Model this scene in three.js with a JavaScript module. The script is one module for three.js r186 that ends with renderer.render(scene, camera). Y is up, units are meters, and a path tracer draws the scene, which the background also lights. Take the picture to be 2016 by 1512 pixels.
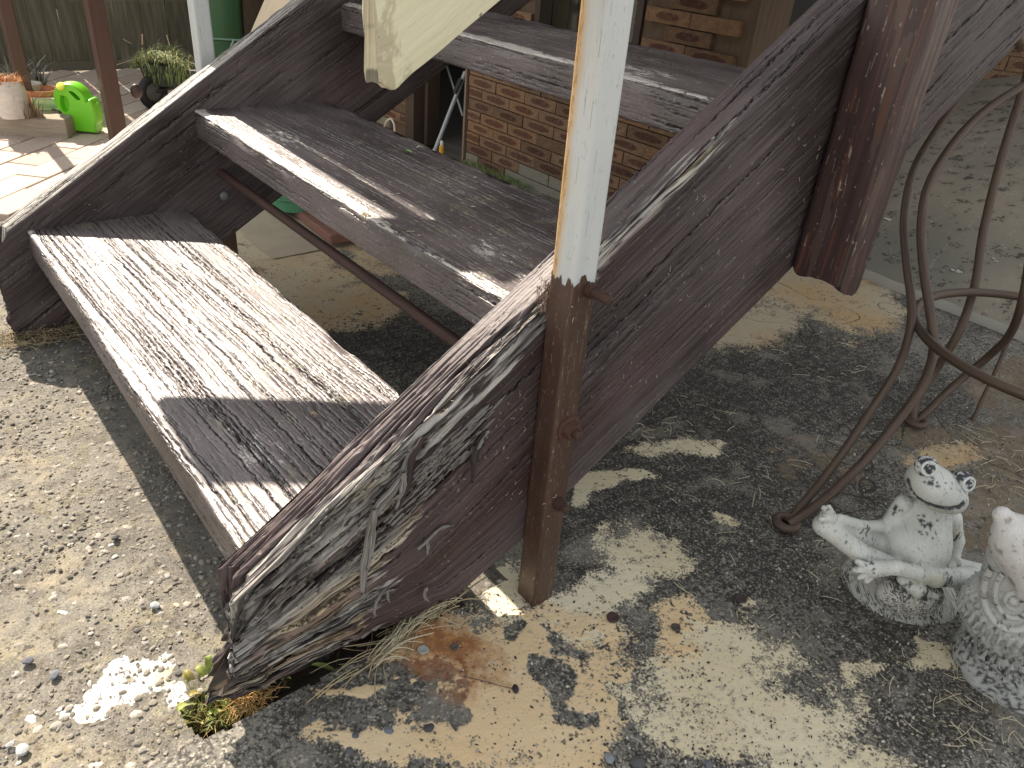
import * as THREE from 'three';
import { mergeGeometries, mergeVertices } from 'three/addons/utils/BufferGeometryUtils.js';
import { MarchingCubes } from 'three/addons/objects/MarchingCubes.js';
import { RoundedBoxGeometry } from 'three/addons/geometries/RoundedBoxGeometry.js';

// ------------------------------------------------------------------ camera, sky, sun, exposure
const scene = new THREE.Scene();
const camera = new THREE.PerspectiveCamera(53.67, 4 / 3, 0.02, 200);
camera.rotation.order = 'YXZ';
camera.position.set(0.5203, 0.6819, 0.1536);
camera.rotation.set(-0.5444, 0.8508, 0.0921);
camera.updateMatrixWorld(true);
const renderer = new THREE.WebGLRenderer({ antialias: true });
renderer.setSize(1024, 768);
renderer.toneMapping = THREE.LinearToneMapping;
renderer.toneMappingExposure = 2.15;
renderer.shadowMap.enabled = true;

const SUN_K = 1.06, SUN_M = 0.03;                        // sunlight travels (k, -1, m)
{
  const W = 256, H = 128, d = new Float32Array(W * H * 4);
  const sd = new THREE.Vector3(-SUN_K, 1, -SUN_M).normalize();
  for (let j = 0; j < H; j++) for (let i = 0; i < W; i++) {
    const el = ((j + .5) / H - .5) * Math.PI, az = ((i + .5) / W - .5) * 2 * Math.PI;
    const v = new THREE.Vector3(Math.cos(az) * Math.cos(el), Math.sin(el), Math.sin(az) * Math.cos(el));
    const t = Math.max(0, v.y), c = Math.max(0, v.dot(sd));
    const glow = .7 * Math.pow(c, 6) + .5 * Math.pow(c, 40);
    const o = (j * W + i) * 4, hz = Math.pow(1 - t, 3);
    d[o] = 1.27 + 1.3 * hz + 2.1 * glow; d[o + 1] = 1.32 + 1.22 * hz + 2.0 * glow; d[o + 2] = 1.38 + 1.12 * hz + 1.85 * glow; d[o + 3] = 1;
  }
  const sky = new THREE.DataTexture(d, W, H, THREE.RGBAFormat, THREE.FloatType);
  sky.mapping = THREE.EquirectangularReflectionMapping;
  sky.magFilter = sky.minFilter = THREE.LinearFilter; sky.needsUpdate = true;
  scene.background = sky; scene.environment = sky;
  scene.backgroundIntensity = scene.environmentIntensity = 0.3;
}
const sun = new THREE.DirectionalLight(0xfff1de, 5);
sun.position.set(-6 * SUN_K, 6, -6 * SUN_M); sun.target.position.set(0, 0, 0);
sun.castShadow = true; sun.shadow.mapSize.set(4096, 4096); sun.shadow.radius = 1;
Object.assign(sun.shadow.camera, { left: -7, right: 7, top: 7, bottom: -7, near: .1, far: 30 });
scene.add(sun, sun.target);

// ------------------------------------------------------------------ helpers
const R2 = (seed) => () => { seed = (seed + 0x6d2b79f5) | 0; let t = Math.imul(seed ^ (seed >>> 15), 1 | seed); t = (t + Math.imul(t ^ (t >>> 7), 61 | t)) ^ t; return ((t ^ (t >>> 14)) >>> 0) / 4294967296; };
const V = (x, y, z) => new THREE.Vector3(x, y, z);
const clamp = (x, a = 0, b = 1) => x < a ? a : x > b ? b : x;
const mix = (a, b, t) => a + (b - a) * t;
const sst = (a, b, x) => { const t = clamp((x - a) / (b - a)); return t * t * (3 - 2 * t); };
const mix3 = (a, b, t) => [a[0] + (b[0] - a[0]) * t, a[1] + (b[1] - a[1]) * t, a[2] + (b[2] - a[2]) * t];
const interp = (tab, x) => { if (x <= tab[0][0]) return tab[0][1]; for (let i = 1; i < tab.length; i++) if (x <= tab[i][0]) return mix(tab[i - 1][1], tab[i][1], (x - tab[i - 1][0]) / (tab[i][0] - tab[i - 1][0])); return tab[tab.length - 1][1]; };
const PT = new Uint8Array(1024), GV = new Float32Array(256);
{ const r = R2(77), a = [...Array(256).keys()]; for (let i = 255; i > 0; i--) { const j = Math.floor(r() * (i + 1)); [a[i], a[j]] = [a[j], a[i]]; } for (let i = 0; i < 1024; i++) PT[i] = a[i & 255]; for (let i = 0; i < 256; i++) GV[i] = r() * 2 - 1; }
function n2(x, y) {                                     // value noise, -1..1
  const xi = Math.floor(x), yi = Math.floor(y); let fx = x - xi, fy = y - yi; fx = fx * fx * (3 - 2 * fx); fy = fy * fy * (3 - 2 * fy);
  const X = xi & 255, Y = yi & 255, X1 = (xi + 1) & 255, Y1 = (yi + 1) & 255, a = PT[X], b = PT[X1];
  const v00 = GV[PT[a + Y]], v10 = GV[PT[b + Y]], v01 = GV[PT[a + Y1]], v11 = GV[PT[b + Y1]];
  return v00 + (v10 - v00) * fx + (v01 - v00) * fy + (v00 - v10 - v01 + v11) * fx * fy;
}
function n3(x, y, z) {
  const zi = Math.floor(z); let f = z - zi; f = f * f * (3 - 2 * f);
  const a = n2(x + zi * 37.17, y + zi * 17.31), b = n2(x + (zi + 1) * 37.17, y + (zi + 1) * 17.31); return a + (b - a) * f;
}
const fbm = (x, y, o = 4) => { let s = 0, a = .5, n = 0; for (let i = 0; i < o; i++) { s += a * n2(x + i * 19.7, y - i * 7.3); n += a; a *= .5; x *= 2.03; y *= 2.03; } return s / n; };
const S8 = new Uint8Array(4097); for (let i = 0; i <= 4096; i++) { const l = i / 4096; S8[i] = Math.round(255 * (l <= .0031308 ? 12.92 * l : 1.055 * Math.pow(l, 1 / 2.4) - .055)); }
const s8 = (l) => S8[(l <= 0 ? 0 : l >= 1 ? 4096 : l * 4096) | 0];
function finish(t, wrap = THREE.RepeatWrapping, srgb = true) { t.wrapS = t.wrapT = wrap; t.magFilter = THREE.LinearFilter; t.minFilter = THREE.LinearMipmapLinearFilter; t.generateMipmaps = true; t.anisotropy = 8; if (srgb) t.colorSpace = THREE.SRGBColorSpace; t.needsUpdate = true; return t; }
function colourTex(W, H, fn, wrap) { const d = new Uint8Array(W * H * 4); for (let j = 0, o = 0; j < H; j++) for (let i = 0; i < W; i++, o += 4) { const c = fn(i, j); d[o] = s8(c[0]); d[o + 1] = s8(c[1]); d[o + 2] = s8(c[2]); d[o + 3] = 255; } return finish(new THREE.DataTexture(d, W, H), wrap); }
function heightTex(F, W, H, lo, hi, wrap) { const d = new Uint8Array(W * H * 4); for (let i = 0, o = 0; i < W * H; i++, o += 4) { const v = clamp((F[i] - lo) / (hi - lo)) * 255; d[o] = d[o + 1] = d[o + 2] = v; d[o + 3] = 255; } return finish(new THREE.DataTexture(d, W, H), wrap, false); }

const used = {};
function numbered(n) { const k = (used[n] = (used[n] ?? -1) + 1); return k ? n + '_' + String(k).padStart(3, '0') : n; }
function tag(o, label, category, group, kind) { if (label) o.userData.label = label; if (category) o.userData.category = category; if (group) o.userData.group = group; if (kind) o.userData.kind = kind; return o; }
function mesh(name, geo, m, parent) { const o = new THREE.Mesh(geo, m); o.name = parent ? name : numbered(name); o.castShadow = o.receiveShadow = true; (parent || scene).add(o); return o; }
function group(name, p = V(0, 0, 0), parent) { const g = new THREE.Group(); g.name = parent ? name : numbered(name); g.position.copy(p); (parent || scene).add(g); return g; }
const std = (c, rough = .8, x = {}) => new THREE.MeshStandardMaterial({ color: Array.isArray(c) ? new THREE.Color().setRGB(...c) : c, roughness: rough, ...x });

// surveying: from a point of the photograph (2016 x 1512) to a point of the place
const FPX = 756 / Math.tan(53.67 / 2 * Math.PI / 180);
const rayDir = (u, v) => V((u - 1008) / FPX, -(v - 756) / FPX, -1).applyQuaternion(camera.quaternion);
const atY = (u, v, y = 0) => { const d = rayDir(u, v); return camera.position.clone().addScaledVector(d, (y - camera.position.y) / d.y); };
const atX = (u, v, x) => { const d = rayDir(u, v); return camera.position.clone().addScaledVector(d, (x - camera.position.x) / d.x); };
const atZ = (u, v, z) => { const d = rayDir(u, v); return camera.position.clone().addScaledVector(d, (z - camera.position.z) / d.z); };
const atD = (u, v, depth) => camera.position.clone().addScaledVector(rayDir(u, v), depth);
const FWD = V(0, 0, -1).applyQuaternion(camera.quaternion);
const depthOf = (p) => p.clone().sub(camera.position).dot(FWD);

// a skin stretched over nu x nv points; fn(i, j) -> [x, y, z, u, v]; closed joins the last column to the first
function skin(nu, nv, fn, { closed = false, caps = false, rough = .004 } = {}) {
  const pos = [], uv = [], idx = [];
  for (let i = 0; i < nu; i++) for (let j = 0; j < nv; j++) { const p = fn(i, j); pos.push(p[0], p[1], p[2]); uv.push(p[3], p[4]); }
  for (let i = 0; i < nu - 1; i++) for (let j = 0; j < nv - 1; j++) { const a = i * nv + j, b = a + nv; idx.push(a, b, a + 1, b, b + 1, a + 1); }
  const g = new THREE.BufferGeometry();
  if (closed) {                                         // faces look outwards
    let vol = 0; for (let k = 0; k < idx.length; k += 3) { const [a, b, c] = [idx[k] * 3, idx[k + 1] * 3, idx[k + 2] * 3]; vol += pos[a] * (pos[b + 1] * pos[c + 2] - pos[b + 2] * pos[c + 1]) + pos[a + 1] * (pos[b + 2] * pos[c] - pos[b] * pos[c + 2]) + pos[a + 2] * (pos[b] * pos[c + 1] - pos[b + 1] * pos[c]); }
    if (vol < 0) for (let k = 0; k < idx.length; k += 3) { const t = idx[k + 1]; idx[k + 1] = idx[k + 2]; idx[k + 2] = t; }
  }
  g.setAttribute('position', new THREE.Float32BufferAttribute(pos, 3)); g.setAttribute('uv', new THREE.Float32BufferAttribute(uv, 2)); g.setIndex(idx);
  g.computeVertexNormals();
  if (closed) { const n = g.attributes.normal; for (let i = 0; i < nu; i++) { const a = i * nv, b = a + nv - 1, v = V(n.getX(a) + n.getX(b), n.getY(a) + n.getY(b), n.getZ(a) + n.getZ(b)).normalize(); n.setXYZ(a, v.x, v.y, v.z); n.setXYZ(b, v.x, v.y, v.z); } }
  if (!caps) return g;
  const out = [g];
  for (const e of [0, nu - 1]) {                        // end caps: rings shrinking to the middle
    const c = [0, 0, 0], cuv = [0, 0]; for (let j = 0; j < nv - 1; j++) { const k = e * nv + j; for (let q = 0; q < 3; q++) c[q] += pos[k * 3 + q] / (nv - 1); }
    const P = [], U = [], I = [], K = 5;
    for (let r = 0; r <= K; r++) for (let j = 0; j < nv; j++) { const k = e * nv + j, t = r / K, w = r && r < K ? n2(j * .35, r * 3.1) * rough : 0; for (let q = 0; q < 3; q++) P.push(mix(pos[k * 3 + q], c[q], t) + w); U.push(uv[k * 2] + t * .05 * (e ? 1 : -1), uv[k * 2 + 1]); }
    for (let r = 0; r < K; r++) for (let j = 0; j < nv - 1; j++) { const a = r * nv + j, b = a + nv; if (e) I.push(a, b, a + 1, b, b + 1, a + 1); else I.push(a, a + 1, b, b, a + 1, b + 1); }
    const q = new THREE.BufferGeometry(); q.setAttribute('position', new THREE.Float32BufferAttribute(P, 3)); q.setAttribute('uv', new THREE.Float32BufferAttribute(U, 2)); q.setIndex(I); q.computeVertexNormals(); out.push(q);
  }
  return mergeGeometries(out);
}
function tube(pts, r, seg = 40, rad = 8, taper) {
  const c = new THREE.CatmullRomCurve3(pts, false, 'centripetal');
  const g = new THREE.TubeGeometry(c, seg, 1, rad, false), p = g.attributes.position, n = g.attributes.normal;
  for (let i = 0; i <= seg; i++) { const q = c.getPointAt(i / seg), rr = taper ? r * taper(i / seg) : r; for (let j = 0; j <= rad; j++) { const k = i * (rad + 1) + j; p.setXYZ(k, q.x + n.getX(k) * rr, q.y + n.getY(k) * rr, q.z + n.getZ(k) * rr); } }
  return g;
}
function rod(a, b, r, rad = 10, r2 = r) { const d = b.clone().sub(a), g = new THREE.CylinderGeometry(r2, r, d.length(), rad, 1); g.applyQuaternion(new THREE.Quaternion().setFromUnitVectors(V(0, 1, 0), d.normalize())); g.translate((a.x + b.x) / 2, (a.y + b.y) / 2, (a.z + b.z) / 2); return g; }
const box = (w, h, d, x = 0, y = 0, z = 0, r = 0) => { const g = r ? new RoundedBoxGeometry(w, h, d, 2, r) : new THREE.BoxGeometry(w, h, d); g.translate(x, y, z); return g; };
const lathe = (pts, n = 32) => new THREE.LatheGeometry(pts.map((p) => new THREE.Vector2(p[0], p[1])), n);
function join(list) { return mergeGeometries(list.map((g) => { const q = g.index ? g.toNonIndexed() : g; for (const k of Object.keys(q.attributes)) if (!['position', 'normal', 'uv'].includes(k)) q.deleteAttribute(k); return q; })); }
// worn corners for a rectangle a in [0,A], b in [0,B]
function rounded(a, b, A, B, r) { const ca = clamp(a, r, A - r), cb = clamp(b, r, B - r); let da = a - ca, db = b - cb; const l = Math.hypot(da, db) || 1; da /= l; db /= l; return [ca + da * r, cb + db * r, da, db]; }

// ------------------------------------------------------------------ weathered timber
// a field of height in metres over (u along the grain, s around the timber), with drying cracks
function crackedWood(W, H, lu, ls, o) {
  const F = new Float32Array(W * H), rnd = R2(o.seed), pu = lu / W, ps = ls / H;
  const warp = (u, s) => (o.wave ?? .006) * n2(u * 2.3 + o.seed, s * 7) + .0016 * n2(u * 11, s * 22 + o.seed) + .0006 * n2(u * 55, s * 60);
  for (let j = 0; j < H; j++) for (let i = 0; i < W; i++) { const u = i * pu, s = j * ps, q = s + warp(u, s) + (o.tilt ?? 0) * u; F[j * W + i] = (o.grain ?? .00022) * (n2(u * 9 + 3, q * 700) + .7 * n2(u * 26, q * 1500)) + .0001 * n2(u * 500, s * 500) + (o.swell ?? .0008) * n2(u * 5, q * 40); }
  const crack = (u0, s0, len, w, dep) => {
    const i0 = Math.floor(u0 / pu), n = Math.max(4, Math.floor(len / pu)), sd = rnd() * 99;
    for (let k = 0; k < n; k++) {
      const i = i0 + k; if (i < 0 || i >= W) continue; const t = k / n, u = i * pu;
      const hw = Math.max(.55, w * Math.pow(Math.sin(Math.PI * t), .55) * (.55 + .45 * n2(u * 160 + sd, sd) + .35 * n2(u * 600, sd)) / ps);
      const c = (s0 + warp(u, s0) - (o.tilt ?? 0) * (u - u0) + w * .9 * n2(u * 90 + sd, 3) + w * .7 * n2(u * 260, sd)) / ps, dd = dep * (.5 + .5 * Math.sin(Math.PI * t));
      for (let j = Math.floor(c - hw); j <= c + hw + 1; j++) { if (j < 0 || j >= H) continue; const e = Math.abs(j - c) / hw; if (e < 1) { const d = -dd * (1 - e * e); if (d < F[j * W + i]) F[j * W + i] = d; } }
    }
  };
  for (const [count, l0, l1, w0, w1, d0, d1] of o.cracks) for (let k = 0; k < count; k++) {
    const l = mix(l0, l1, Math.pow(rnd(), 2)), s0 = rnd() * ls; if (o.where && rnd() > o.where(s0)) continue;
    crack(rnd() * (lu + l) - l, s0, l, mix(w0, w1, Math.pow(rnd(), 2)), mix(d0, d1, rnd()));
  }
  return { F, W, H, lu, ls, at(u, s) { let x = clamp(u / pu, 0, W - 1.001), y = clamp(s / ps, 0, H - 1.001); const i = x | 0, j = y | 0; x -= i; y -= j; const k = j * W + i; return (F[k] * (1 - x) + F[k + 1] * x) * (1 - y) + (F[k + W] * (1 - x) + F[k + W + 1] * x) * y; } };
}
const PAINT = [.0235, .0135, .0127], PALE_PAINT = [.26, .212, .218], GREYWOOD = [.33, .31, .28], GRIME = [.012, .010, .009];

// ---- the staircase: run is towards -z, the treads lie along x
const W0 = -0.9, D = .2567, T = .0494, RISE = .1733, GO = .2937, Y1 = .1841, TS = .0492, SL = .6395, TH = Math.atan(SL), CT = Math.cos(TH), ST = Math.sin(TH);
const stairs = group('timber_staircase');
tag(stairs, 'weathered dark brown painted open timber staircase with cracked treads and a rotten stringer foot', 'staircase');

function treadSkin(wood, y, z, flip, chip, seedo) {
  const A = D, B = T, P = 2 * (A + B), ss = [];
  const span = (a, b, st) => { const n = Math.ceil((b - a) / st); for (let k = 0; k < n; k++) ss.push(mix(a, b, k / n)); };
  span(0, A, .00125); span(A, A + B, .0016); span(A + B, 2 * A + B, .012); span(2 * A + B, P, .003); ss.push(P);
  const nu = 430, lx = .92;
  return skin(nu, ss.length, (i, j) => {
    const u = i / (nu - 1) * lx, s = ss[j]; let a, b;
    if (s < A) { a = s; b = 0; } else if (s < A + B) { a = A; b = s - A; } else if (s < 2 * A + B) { a = A - (s - A - B); b = B; } else { a = 0; b = B - (s - 2 * A - B); }
    const q = rounded(a, b, A, B, .004);
    let h = wood.at(flip ? .95 - u : u, Math.min(s, wood.ls - .001)) * (j === ss.length - 1 ? 0 : 1);
    const e = Math.min(Math.hypot(a - A, b), Math.hypot(a, b));          // knocked and frayed arrises
    h -= chip * Math.max(0, fbm(u * 18 + seedo, s * 22, 3) - .05) * (1 - sst(.002, .016, e));
    const wav = .0035 * n2(u * 3 + seedo, 5 + (a > A / 2 ? 1 : 0)) * (a < .02 ? -1 : a > A - .02 ? 1 : 0);
    return [W0 - .01 + u, y - q[1] - (q[3] || 0) * 0 + h * -q[3], z - A + q[0] + h * q[2] + wav * Math.abs(q[2]), (flip ? .95 - u : u) / wood.lu, s / wood.ls];
  }, { closed: true, caps: true });
}
function treadColour(wood, o) {
  const { W, H, F, lu, ls } = wood;
  return colourTex(W, H, (i, j) => {
    const u = i / W * lu, s = j / H * ls, f = F[j * W + i], q = s + .006 * n2(u * 2.3, s * 7);
    const top = s < D;
    const gr = n2(u * 14, q * 520) * .25 + n2(u * 60, q * 1300) * .3 + n2(u * 3, q * 90) * .16 + .35 * n2(u * 500, s * 700);
    let ch = (top ? o.topMix : .16) + .24 * gr + .3 * fbm(u * 9, s * 14, 3);  // top face mixed paler than the other faces
    let c = mix3(PAINT, PALE_PAINT, clamp(ch));
    const edge = Math.min(Math.abs(s - D), 1);
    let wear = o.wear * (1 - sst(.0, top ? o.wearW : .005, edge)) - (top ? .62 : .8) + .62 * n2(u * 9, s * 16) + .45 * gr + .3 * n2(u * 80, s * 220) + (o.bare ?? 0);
    c = mix3(c, mix3(GREYWOOD, [.50, .46, .43], clamp(.5 + gr)), sst(.0, .12, wear));
    c = mix3(c, [.11, .10, .09], sst(.5, .7, fbm(u * 90, s * 150, 3) + .35 * n2(u * 8, s * 8)) * .45);
    if (f < -.00045) c = mix3(c, GRIME, sst(.00045, .001, -f) * .96);
    const sp = n2(u * 420, s * 420); if (sp > .9) c = mix3(c, [.32, .29, .26], .5);
    if (top && n2(u * 30 + 7, s * 30) > .62 && n2(u * 300, s * 300) > 0) c = mix3(c, [.23, .22, .14], .35);   // lichen specks
    return c;
  });
}
const woodMat = (wood, map, lo, hi, rough = .55, ior = 1.85) => new THREE.MeshPhysicalMaterial({ map, bumpMap: heightTex(wood.F, wood.W, wood.H, lo, hi), bumpScale: (hi - lo) * .5, roughness: rough, ior });
const LS = 2 * (D + T);
const wood1 = crackedWood(2048, 1360, .95, LS, { seed: 11, tilt: .035, wave: .0045, grain: .00009, swell: .0004, where: (s) => s < D ? 1 : .5, cracks: [[120, .2, .85, .0007, .0018, .003, .006], [560, .06, .4, .0006, .0014, .002, .004], [800, .02, .12, .0004, .0008, .0014, .0026], [1700, .003, .03, .0003, .0006, .0009, .0018], [1300, .0015, .006, .0004, .0009, .0009, .0014]] });
const wood2 = crackedWood(2048, 1360, .95, LS, { seed: 23, tilt: .012, wave: .005, grain: .0001, swell: .0004, where: (s) => s < D ? 1 : .7, cracks: [[170, .08, .6, .0005, .0014, .0018, .004], [600, .03, .14, .0004, .0009, .0012, .0024], [2600, .004, .05, .0003, .0007, .0008, .0018], [900, .002, .010, .0003, .0008, .0007, .0015]] });
const wm1 = woodMat(wood1, treadColour(wood1, { topMix: .34, wear: .5, wearW: .016 }), -.005, .001, .5);
const wm2 = woodMat(wood2, treadColour(wood2, { topMix: .22, wear: 1.15, wearW: .03 }), -.005, .001, .5);
tag(mesh('tread', treadSkin(wood1, Y1, 0, false, .006, 1), wm1, stairs), 'lowest tread, sunlit and deeply cracked');
tag(mesh('tread', treadSkin(wood2, Y1 + RISE, -GO, false, .010, 2), wm2, stairs), 'second tread, pale worn front edge');
tag(mesh('tread', treadSkin(wood2, Y1 + 2 * RISE, -2 * GO, true, .008, 3), wm2, stairs), 'third tread, in the shade');
for (let k = 3; k < 11; k++) { const g = box(.92, T, D, W0 + .45, Y1 + k * RISE - T / 2, -k * GO - D / 2, .004); mesh('tread', g, wm2, stairs); }

// ---- stringers: u runs up the slope from the foot, s goes round: top, outer face, underside, inner face
const HP = .2916 * CT, SLS = 2 * (TS + HP), U0 = -.22, UL = 1.8;
const ROT = [[0, .30], [.005, .215], [.026, .175], [.042, .14], [.055, .10], [.062, .15], [.072, .20], [.08, .215], [.086, .15], [.1, .085], [.115, .045], [.15, .06], [.175, .05], [.2, .02], [.26, .0]];
const rotRaw = (u, v) => interp(ROT, v) - u + .02 * n2(u * 22, v * 150) + .012 * n2(u * 60, v * 420);       // > 0 inside the rotten foot
function stringer(x0, y0, side, rotten, seed, name) {
  // side +1: outer face towards +x
  const wood = crackedWood(2048, 1024, UL, SLS, { seed, tilt: .01, wave: .006, where: (s) => s < TS ? 1 : s < TS + .03 ? .8 : .5, cracks: [[340, .05, .5, .0006, .002, .002, .006], [2600, .006, .08, .0003, .0009, .0009, .0025]] });
  const { W, H, F } = wood;
  if (rotten) for (let j = 0; j < H; j++) for (let i = 0; i < W; i++) {       // fibres laid open at the foot and along the outer arris
    const u = U0 + i / W * UL, s = j / H * SLS, v = s - TS; if (v < -TS || v > HP) continue;
    const r = v >= 0 ? rotRaw(u, v) : -1, strip = (.62 - u) * .1 - Math.abs(v) + .012 * n2(u * 9, s * 40) + .006 * n2(u * 40, s * 200);
    const k = Math.max(sst(0, .02, r), .7 * sst(0, .01, Math.min(strip, .03 - Math.abs(v))), v < 0 ? .6 * sst(.35, .1, u) : 0);
    if (k > 0) { const q = v + .01 * n2(u * 4, v * 20); const fib = .0008 * n2(u * 5, q * 130) + .0020 * n2(u * 9, q * 420) + .0022 * n2(u * 14, q * 760) + .0012 * n2(u * 60, q * 1300) - .005 * sst(.38, .62, n2(u * 6 + 5, q * 260)) - .004 * sst(.4, .65, n2(u * 12 + 9, q * 560)) - .002 * sst(.5, .7, n2(u * 90, q * 500)); F[j * W + i] = mix(F[j * W + i], Math.min(fib, F[j * W + i] < -.002 ? F[j * W + i] : 1), k); }
  }
  const col = colourTex(W, H, (i, j) => {
    const u = U0 + i / W * UL, s = j / H * SLS, v = s - TS, f = F[j * W + i], top = s < TS, outer = v >= 0 && v < HP;
    const q = s + .006 * n2(u * 2.3, s * 7), gr = n2(u * 12, q * 420) * .5 + n2(u * 40, q * 1100) * .35;
    let c = mix3(PAINT, PALE_PAINT, clamp((top ? .20 : .11) + .24 * gr + .25 * fbm(u * 8, s * 10, 3)));  // top mixed a little paler than the other faces
    c = mix3(c, [.062, .024, .019], clamp(.45 * n2(u * 5 + 9, s * 14) + .25 * gr));
    let bare = -1;
    if (rotten && outer) bare = Math.max(bare, rotRaw(u, v) * 16 + .35 * gr);
    if (rotten) bare = Math.max(bare, (Math.min((.62 - u) * .1 + .004, .022) - Math.abs(v - .002) + .012 * n2(u * 9, s * 40) + .006 * n2(u * 40, s * 200)) * 60 + .9 * gr + .5 * n2(u * 30, s * 500) - .38);
    if (!rotten && top) bare = Math.max(bare, .30 + 1.1 * gr + .4 * n2(u * 3, s * 20));  // far stringer top: grey wood lightened in colour, standing in for light on it
    if (bare > 0) {
      const fb = n2(u * 9, q * 420) * .6 + n2(u * 14, q * 760) * .6 + n2(u * 70, q * 1300) * .4; const silver = mix3([.10, .092, .082], [.50, .475, .435], clamp(.46 + .8 * fb + .2 * n2(u * 3, q * 60)));
      const tan = mix3([.15, .105, .065], [.50, .40, .26], clamp(.48 + .9 * fb));
      const red = mix3([.05, .024, .016], [.15, .085, .055], clamp(.5 + fb));
      let w = mix3(silver, tan, rotten && outer ? sst(.15, .7, n2(u * 9 + 4, v * 40) + .4 * n2(u * 5, v * 120) + .8 * Math.exp(-Math.pow((v - .076) / .012, 2)) * sst(.06, .12, u) - .18) : 0);
      if (rotten && outer) w = mix3(w, red, sst(.2, .6, n2(u * 8 + 1, v * 50) + .4 * n2(u * 4, v * 200)) * .8);
      c = mix3(c, w, sst(0, .25, bare));
    }
    if (f < -.0012) c = mix3(c, GRIME, sst(.0012, .003, -f) * .85);
    if (n2(u * 420, s * 420) > .93) c = mix3(c, [.32, .28, .24], .5);
    return c;
  });
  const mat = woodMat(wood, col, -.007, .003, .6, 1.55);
  const ss = []; const span = (a, b, st) => { const n = Math.ceil((b - a) / st); for (let k = 0; k < n; k++) ss.push(mix(a, b, k / n)); };
  const fine = rotten ? .0012 : .003;
  span(0, TS, .0012); span(TS, TS + HP, fine * 1.25); span(TS + HP, 2 * TS + HP, .006); span(2 * TS + HP, SLS, rotten ? .006 : .003); ss.push(SLS);
  const us = []; for (let k = 0; k < 620; k++) us.push(Math.pow(k / 619, 1.25) * 1.62); for (let k = 1; k <= 24; k++) us.push(1.62 + k / 24 * 2.2);
  return mesh(name, skin(us.length, ss.length, (i, j) => {
    const s = ss[j]; let a, b, face;
    if (s < TS) { a = s; b = 0; face = 0; } else if (s < TS + HP) { a = TS; b = s - TS; face = 1; } else if (s < 2 * TS + HP) { a = TS - (s - TS - HP); b = HP; face = 2; } else { a = 0; b = HP - (s - 2 * TS - HP); face = 3; }
    const q = rounded(a, b, TS, HP, .005), v = q[1];
    const squeeze = (u) => {                                                 // sawn level at the foot and rotted off above the hole
      const hu = HP * (1 + .15 * Math.max(0, u)); let ve = v * hu / HP; if (!rotten) return ve;
      const yc = mix(-.004, .034, clamp(a / TS)) + .006 * n2(u * 22, a * 30) + .004 * n2(u * 90, a * 60), vm = (y0 + u * ST - yc) / CT, v0 = .3 * vm;
      return vm < hu && ve > v0 ? v0 + (ve - v0) * (vm - v0) / (hu - v0) : ve;
    };
    const foot = (v) => { let ue = (-.027 - v * ST) / CT;                    // the foot is sawn plumb, then eaten away
      if (rotten) ue += .016 * sst(.03, .0, v) + .046 * Math.exp(-Math.pow((v - .048) / .013, 2)) + .012 * n2(v * 90, 3 + a * 40) + .012 * n2(v * 300, a * 120) - .020 * Math.exp(-Math.pow((v - .092) / .016, 2));
      else ue += -.040 + .005 * n2(v * 60, 9 + a * 40) + .003 * n2(v * 220, a * 90) + .035 * sst(.02, 0, v) ;
      return ue; };
    let ue = foot(v); if (rotten) for (let k = 0; k < 16; k++) ue = .5 * ue + .5 * foot(squeeze(ue));
    const u = us[i] < 1.62 ? mix(ue, 1.62, us[i] / 1.62) : us[i];
    let h = wood.at(u - U0, Math.min(s, SLS - .001)); if (u > UL + U0) h = 0;
    let push = 0;
    const eaten = (v) => { let push = 0; const r = rotRaw(u, v); if (r > 0) { const t = clamp(r / .28), lay = .5 + .22 * n2(u * 2.5 + 2, v * 60) + .36 * n2(u * 5 + 5, v * 170) + .2 * n2(u * 9, v * 420), st = Math.floor(lay * 6) / 6; push = -sst(0, .012, r) * (.0025 + .036 * Math.pow(t, 1.15) * (.55 + .6 * st) ); } for (const [v0, w, dd, k] of [[.060, .0026, .016, 1], [.088, .0018, .012, 2], [.108, .0028, .018, 3], [.134, .002, .012, 4], [.034, .0018, .010, 5], [.158, .002, .010, 6]]) push -= sst(.03, .12, r) * dd * Math.exp(-Math.pow((v - v0 - .006 * n2(u * 7 + k, k) - .002 * n2(u * 30, k)) / w, 2)) * (.5 + .5 * n2(u * 9, k * 7)); push -= .012 * sst(.12, .2, v) * sst(.2, .04, u); push *= sst(.0, .012, v); return push; };
    if (rotten && face === 1) push = eaten(v);
    const tuck = rotten && face === 2 ? 1 + eaten(HP - .001) / TS : 1;         // the underside ends where the eaten outer face ends
    if (rotten && face === 0) push = -.004 * sst(.25, 0, u) * Math.max(0, n2(u * 14, s * 110) + .3);
    const e = Math.hypot(a - TS, b); h -= .006 * Math.max(0, fbm(u * 12 + seed, s * 40, 3)) * (1 - sst(.003, .02, e)) * (rotten ? 1.5 : 1);
    const X = side > 0 ? x0 + q[0] * tuck : x0 - q[0], dx = side * q[2];
    const dn = -q[3];                                                       // b grows downwards
    const ve = squeeze(u);
    const px = X + dx * (h + push), off = -ve + dn * (h + (face === 0 ? push : 0) + (face === 2 ? -push : 0));
    return [px, y0 + u * ST + off * CT, -u * CT + off * ST, (u - U0) / UL, s / SLS];
  }, { closed: true, caps: true }), mat, stairs);
}
tag(stringer(0, Y1 + .0074, 1, true, 41, 'stringer'), 'near stringer with its outer face rotted grey at the foot');
tag(stringer(W0, Y1 + .022, -1, false, 57, 'stringer'), 'far stringer with a grey wood top edge coloured pale to stand for light');

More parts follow.
